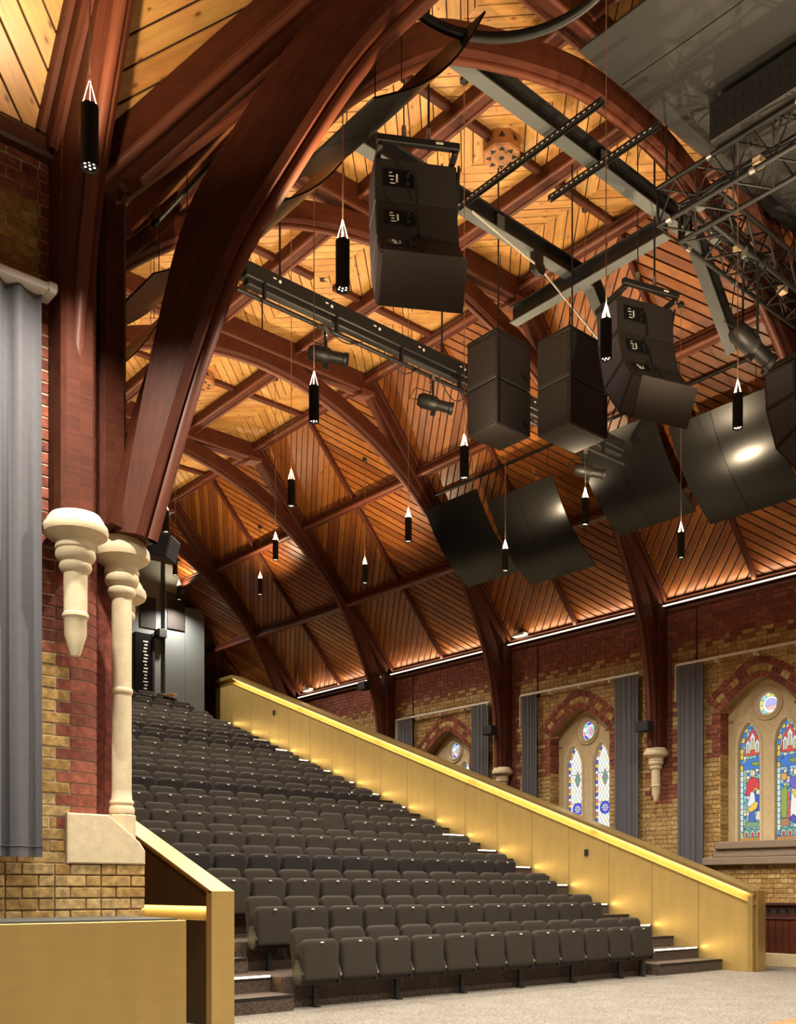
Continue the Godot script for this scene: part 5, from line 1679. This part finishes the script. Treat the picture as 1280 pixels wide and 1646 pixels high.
func reflectors():
	var data := [[-13.9, -12.55, 8.35, 7.13, "leftmost of the four"], [-12.28, -10.8, 8.05, 6.8, "second from the left"], [-10.3, -8.84, 8.35, 7.17, "third from the left"], [-8.58, -7.06, 8.05, 6.89, "rightmost of the four"]]
	for s in [1.0, -1.0]:
		for q in (data if s > 0 else data + [[-6.6, -5.5, 8.12, 6.86, "the nearest one"]]):
			var o := thing("curved_reflector", ("dark glossy curved acoustic reflector on the right, " if s > 0 else "dark curved reflector seen on edge beyond the left brace, matching ") + q[4], "acoustic reflector", Vector3(CX + s * 4.0, q[3], (q[0] + q[1]) / 2), "curved acoustic reflectors")
			var prof := []
			for i in 13:
				var a := i / 12.0
				var p := Vector2(lerpf(3.5, 4.63, a), lerpf(q[2], q[3], a))
				var bulge := 0.13 * sin(a * PI)
				prof.append(p + Vector2(-0.72, -0.69) * bulge)
			var zm: float = lerpf(q[0], q[1], 0.45)
			for e in [[q[0], zm - 0.004], [zm + 0.004, q[1]]]:
				var A := []; var Bk := []
				for p in prof:
					A.append(p); Bk.append(p + Vector2(0.011, 0.011))
				var st := SurfaceTool.new()
				st.begin(Mesh.PRIMITIVE_TRIANGLES)
				st.set_smooth_group(0)
				var w := func(p: Vector2, z: float) -> Vector3: return Vector3(CX + s * p.x, p.y, z)
				for i in 12:
					for t in [[A[i], e[0]], [A[i], e[1]], [A[i + 1], e[1]], [A[i], e[0]], [A[i + 1], e[1]], [A[i + 1], e[0]]]: st.add_vertex(w.call(t[0], t[1]))
				st.set_smooth_group(1)
				for i in 12:
					for t in [[Bk[i], e[1]], [Bk[i], e[0]], [Bk[i + 1], e[0]], [Bk[i], e[1]], [Bk[i + 1], e[0]], [Bk[i + 1], e[1]]]: st.add_vertex(w.call(t[0], t[1]))
				st.set_smooth_group(-1)
				for z in [e[0], e[1]]:
					for i in 12:
						for t in [A[i], A[i + 1], Bk[i + 1], A[i], Bk[i + 1], Bk[i]]: st.add_vertex(w.call(t, z))
				for i in [0, 12]:
					for t in [[A[i], e[0]], [A[i], e[1]], [Bk[i], e[1]], [A[i], e[0]], [Bk[i], e[1]], [Bk[i], e[0]]]: st.add_vertex(w.call(t[0], t[1]))
				st.generate_normals()
				part(o, "sheet", st.commit(), M.reflector)
			for e in [q[0] + 0.15, q[1] - 0.15]:
				var m := MB.new()
				m.tube([Vector3(CX + s * 3.55, q[2], e), Vector3(CX + s * 3.55, roof_y(CX + s * 3.55, e) - 0.36, e)], 0.005, 5)
				part(o, "hanger", m.done(), M.black_steel)
				m = MB.new()
				m.tube([Vector3(CX + s * 4.5, q[3] + 0.15, e), Vector3(CX + s * 4.5, roof_y(CX + s * 4.5, e) - 0.02, e)], 0.005, 5)
				part(o, "hanger", m.done(), M.black_steel)
	for s in [1.0, -1.0]:
		var o := thing("rigging_pipe", "dark pipe running back above the %s curved reflectors" % ("right" if s > 0 else "left"), "pipe", Vector3(CX + s * 3.85, 8.75, -10))
		var m := MB.new()
		m.tube([Vector3(CX + s * 3.85, 8.75, -14.1), Vector3(CX + s * 3.85, 8.75, -6.9)], 0.028, 8)
		part(o, "pipe", m.done(), M.black_steel)

# ---------------------------------------------------------------- stage lanterns
func lantern(label: String, hang: Vector3, body_at: Vector3, aim: Vector3, size := 1.0):
	var o := thing("stage_lantern", label, "spotlight", hang)
	var z := aim.normalized()
	var x := Vector3.UP.cross(z).normalized()
	var f := Transform3D(Basis(x, z, x.cross(z)), body_at)          # y along the beam
	var m := MB.new()
	m.lathe([[0.0, -0.2 * size], [0.06 * size, -0.19 * size], [0.085 * size, -0.14 * size], [0.085 * size, 0.02 * size], [0.065 * size, 0.06 * size]], f, 18)
	part(o, "housing", m.done(), M.black_steel)
	m = MB.new()
	m.lathe([[0.062 * size, 0.03 * size], [0.062 * size, 0.2 * size], [0.072 * size, 0.21 * size], [0.072 * size, 0.25 * size], [0.06 * size, 0.25 * size], [0.056 * size, 0.2 * size]], f, 18)
	part(o, "lens_tube", m.done(), M.black_steel)
	m = MB.new()
	m.lathe([[0.056 * size, 0.2 * size], [0.03 * size, 0.215 * size], [0.0, 0.22 * size]], f, 18)
	part(o, "lens", m.done(), M.screen_black)
	m = MB.new()
	var top := hang - Vector3(0, 0.06, 0)
	m.tube([body_at + x * 0.1 * size, body_at + x * 0.1 * size + Vector3(0, (top.y - body_at.y) * 0.9, 0), top, body_at - x * 0.1 * size + Vector3(0, (top.y - body_at.y) * 0.9, 0), body_at - x * 0.1 * size], 0.011 * size, 6)
	part(o, "yoke", m.done(), M.black_steel)
	m = MB.new()
	m.aabb(hang - Vector3(0.025, 0.07, 0.03), hang + Vector3(0.025, 0.05, 0.03), 0.006)
	part(o, "clamp", m.done(), M.chrome)
	m = MB.new()
	m.tube([body_at - z * 0.19 * size, body_at - z * 0.3 * size + Vector3(0, -0.02, 0), body_at - z * 0.22 * size + Vector3(0, 0.14, 0), hang + x * 0.15 + Vector3(0, -0.1, 0), hang], 0.006, 6)
	part(o, "lead", m.done(), M.black_cable)
	m = MB.new()
	m.box(Transform3D(f.basis, body_at + Vector3(0, -0.11 * size, 0)), Vector3(0.02, 0.06, 0.08) * size, 0.004)
	part(o, "shutter_handle", m.done(), M.black_steel)

func lanterns():
	var zb := -9.4
	var o := thing("lighting_bar", "long black lighting bar with white socket dots across the nave", "lighting bar", Vector3(9.2, 8.0, zb))
	slab(o, "trunking", Vector3(5.86, 7.93, zb - 0.08), Vector3(12.6, 8.1, zb + 0.08), M.black_steel, 0.01)
	slab(o, "lower_lip", Vector3(5.9, 7.86, zb - 0.05), Vector3(12.58, 7.93, zb + 0.05), M.black_steel, 0.01)
	var m := MB.new()
	m.tube([Vector3(5.75, 7.74, zb + 0.06), Vector3(12.6, 7.74, zb + 0.06)], 0.026, 10)
	part(o, "pipe", m.done(), M.black_steel)
	for k in 9:
		var x := 6.3 + k * 0.72
		m = MB.new()
		m.lathe([[0.0, 0.004], [0.018, 0.003], [0.018, 0.0]], Transform3D(Basis(Vector3.RIGHT, PI / 2), Vector3(x, 8.02, zb + 0.081)), 12)
		part(o, "socket_dot", m.done(), M.plate)
		slab(o, "socket_number", Vector3(x - 0.09, 8.025, zb + 0.0805), Vector3(x - 0.05, 8.04, zb + 0.0825), M.plate)
	for k in 7:
		var x := 6.1 + k * 1.0
		slab(o, "hanger_clip", Vector3(x - 0.015, 7.73, zb + 0.04), Vector3(x + 0.015, 7.95, zb + 0.09), M.black_steel, 0.003)
	for k in 5:
		m = MB.new()
		var x0 := 6.9 + k * 0.9
		var line := []
		for t in 9: line.append(Vector3(x0 + t * 0.07, 7.76 - 0.22 * sin(PI * t / 8.0) * (0.5 + 0.25 * (k % 3)), zb + 0.1))
		m.tube(line, 0.007, 5)
		part(o, "cable_loop", m.done(), M.black_cable)
	for x in [6.35, 8.85, 11.4]:
		m = MB.new()
		m.tube([Vector3(x, 8.1, zb), Vector3(x, roof_y(x, zb) - 0.02, zb)], 0.012, 6)
		part(o, "hanging_chain", m.done(), M.black_steel)
	m = MB.new()
	m.tube([Vector3(6.05, 7.74, zb + 0.1), Vector3(6.05, 7.4, zb + 0.1)], 0.008, 6)
	part(o, "dangling_lead", m.done(), M.black_cable)
	lantern("black stage lantern on the bar above the third pendant", Vector3(6.93, 7.72, zb + 0.06), Vector3(6.93, 7.42, zb + 0.08), Vector3(0.85, -0.25, 0.75), 1.05)
	lantern("black stage lantern on the bar left of the subwoofers", Vector3(8.62, 7.72, zb + 0.06), Vector3(8.62, 7.4, zb + 0.08), Vector3(0.8, -0.3, 0.7), 1.05)
	lantern("black stage lantern on the bar end below the subwoofers", Vector3(11.7, 7.72, zb + 0.06), Vector3(11.7, 7.38, zb + 0.08), Vector3(0.8, -0.2, 0.7), 1.05)
	lantern("large black stage lantern under the lighting truss at the right edge", Vector3(10.6, 8.62, -6.16), Vector3(10.72, 7.6, -6.16), Vector3(0.75, -0.55, 0.35), 1.4)
	lantern("black stage lantern inside the lighting truss at upper right", Vector3(10.9, 9.05, -6.3), Vector3(10.95, 8.8, -6.3), Vector3(0.3, -0.5, 0.6), 1.0)

func small_fittings():
	for q in [[14.45, 5.92, -17.95, "far truss post"], [14.72, 4.48, -14.23, "truss post by the third window"], [14.74, 4.1, -10.5, "truss post by the near corbel"]]:
		var o := thing("wall_speaker", "small black loudspeaker bracketed to the " + q[3], "loudspeaker", Vector3(q[0], q[1], q[2]), "small black wall loudspeakers")
		slab(o, "cabinet", Vector3(q[0] - 0.12, q[1] - 0.09, q[2] - 0.1), Vector3(q[0] + 0.08, q[1] + 0.09, q[2] + 0.16), M.black_matt, 0.012)
		slab(o, "bracket", Vector3(q[0] + 0.05, q[1] - 0.02, q[2] - 0.02), Vector3(q[0] + 0.34, q[1] + 0.02, q[2] + 0.02), M.black_steel, 0.004)
	for q in [[5.68, -21.05, "at the top of the right gold balustrade"], [1.9, -11.21, "low on the right gold balustrade"]]:
		var y: float = q[0]
		var o := thing("wall_socket", "small black fitting " + q[2], "socket", Vector3(14.04, y, q[1]))
		slab(o, "plate", Vector3(14.02, y - 0.06, q[1] - 0.035), Vector3(14.05, y + 0.06, q[1] + 0.035), M.black_matt, 0.006)
		slab(o, "switch", Vector3(14.012, y - 0.02, q[1] - 0.015), Vector3(14.022, y + 0.03, q[1] + 0.015), M.black_cable, 0.003)
	var o := thing("wall_speaker", "black box loudspeaker just right of the column capital", "loudspeaker", Vector3(4.1, 4.1, -8.9))
	var m := MB.new()
	m.box(Transform3D(Basis(Vector3.UP, 0.7) * Basis(Vector3.RIGHT, 0.25), Vector3(4.2, 4.28, -8.1)), Vector3(0.24, 0.2, 0.26), 0.012)
	part(o, "cabinet", m.done(), M.black_matt)
	slab(o, "bracket", Vector3(3.0, 4.26, -8.12), Vector3(4.15, 4.3, -8.08), M.black_steel, 0.004)
	for q in [[-9.79, 5.1, 6.2, "right of the near truss post"], [-13.43, 5.2, 6.2, "left of the second window"], [-17.2, 5.2, 6.2, "left of the third window"]]:
		o = thing("conduit", "thin brown conduit down the brick wall, " + q[3], "conduit", Vector3(XW, q[1], q[0]), "wall conduits")
		m = MB.new()
		m.tube([Vector3(XW - 0.022, q[1], q[0]), Vector3(XW - 0.022, q[2], q[0])], 0.014, 6)
		part(o, "pipe", m.done(), M.brown_timber)
		slab(o, "junction_box", Vector3(XW - 0.07, q[1] - 0.08, q[0] - 0.05), Vector3(XW, q[1] + 0.02, q[0] + 0.05), M.black_matt, 0.006)
	for q in [[-13.75, "beside the third truss post"], [-21.1, "at the far end of the eaves"]]:
		o = thing("emergency_light", "small white emergency light on the cornice, " + q[1], "emergency light", Vector3(XW - 0.2, 6.36, q[0]))
		slab(o, "case", Vector3(XW - 0.26, 6.37, q[0] - 0.16), Vector3(XW - 0.12, 6.43, q[0] + 0.16), M.white_paint, 0.01)
		slab(o, "diffuser", Vector3(XW - 0.265, 6.38, q[0] - 0.14), Vector3(XW - 0.258, 6.42, q[0] + 0.14), M.plate, 0.002)
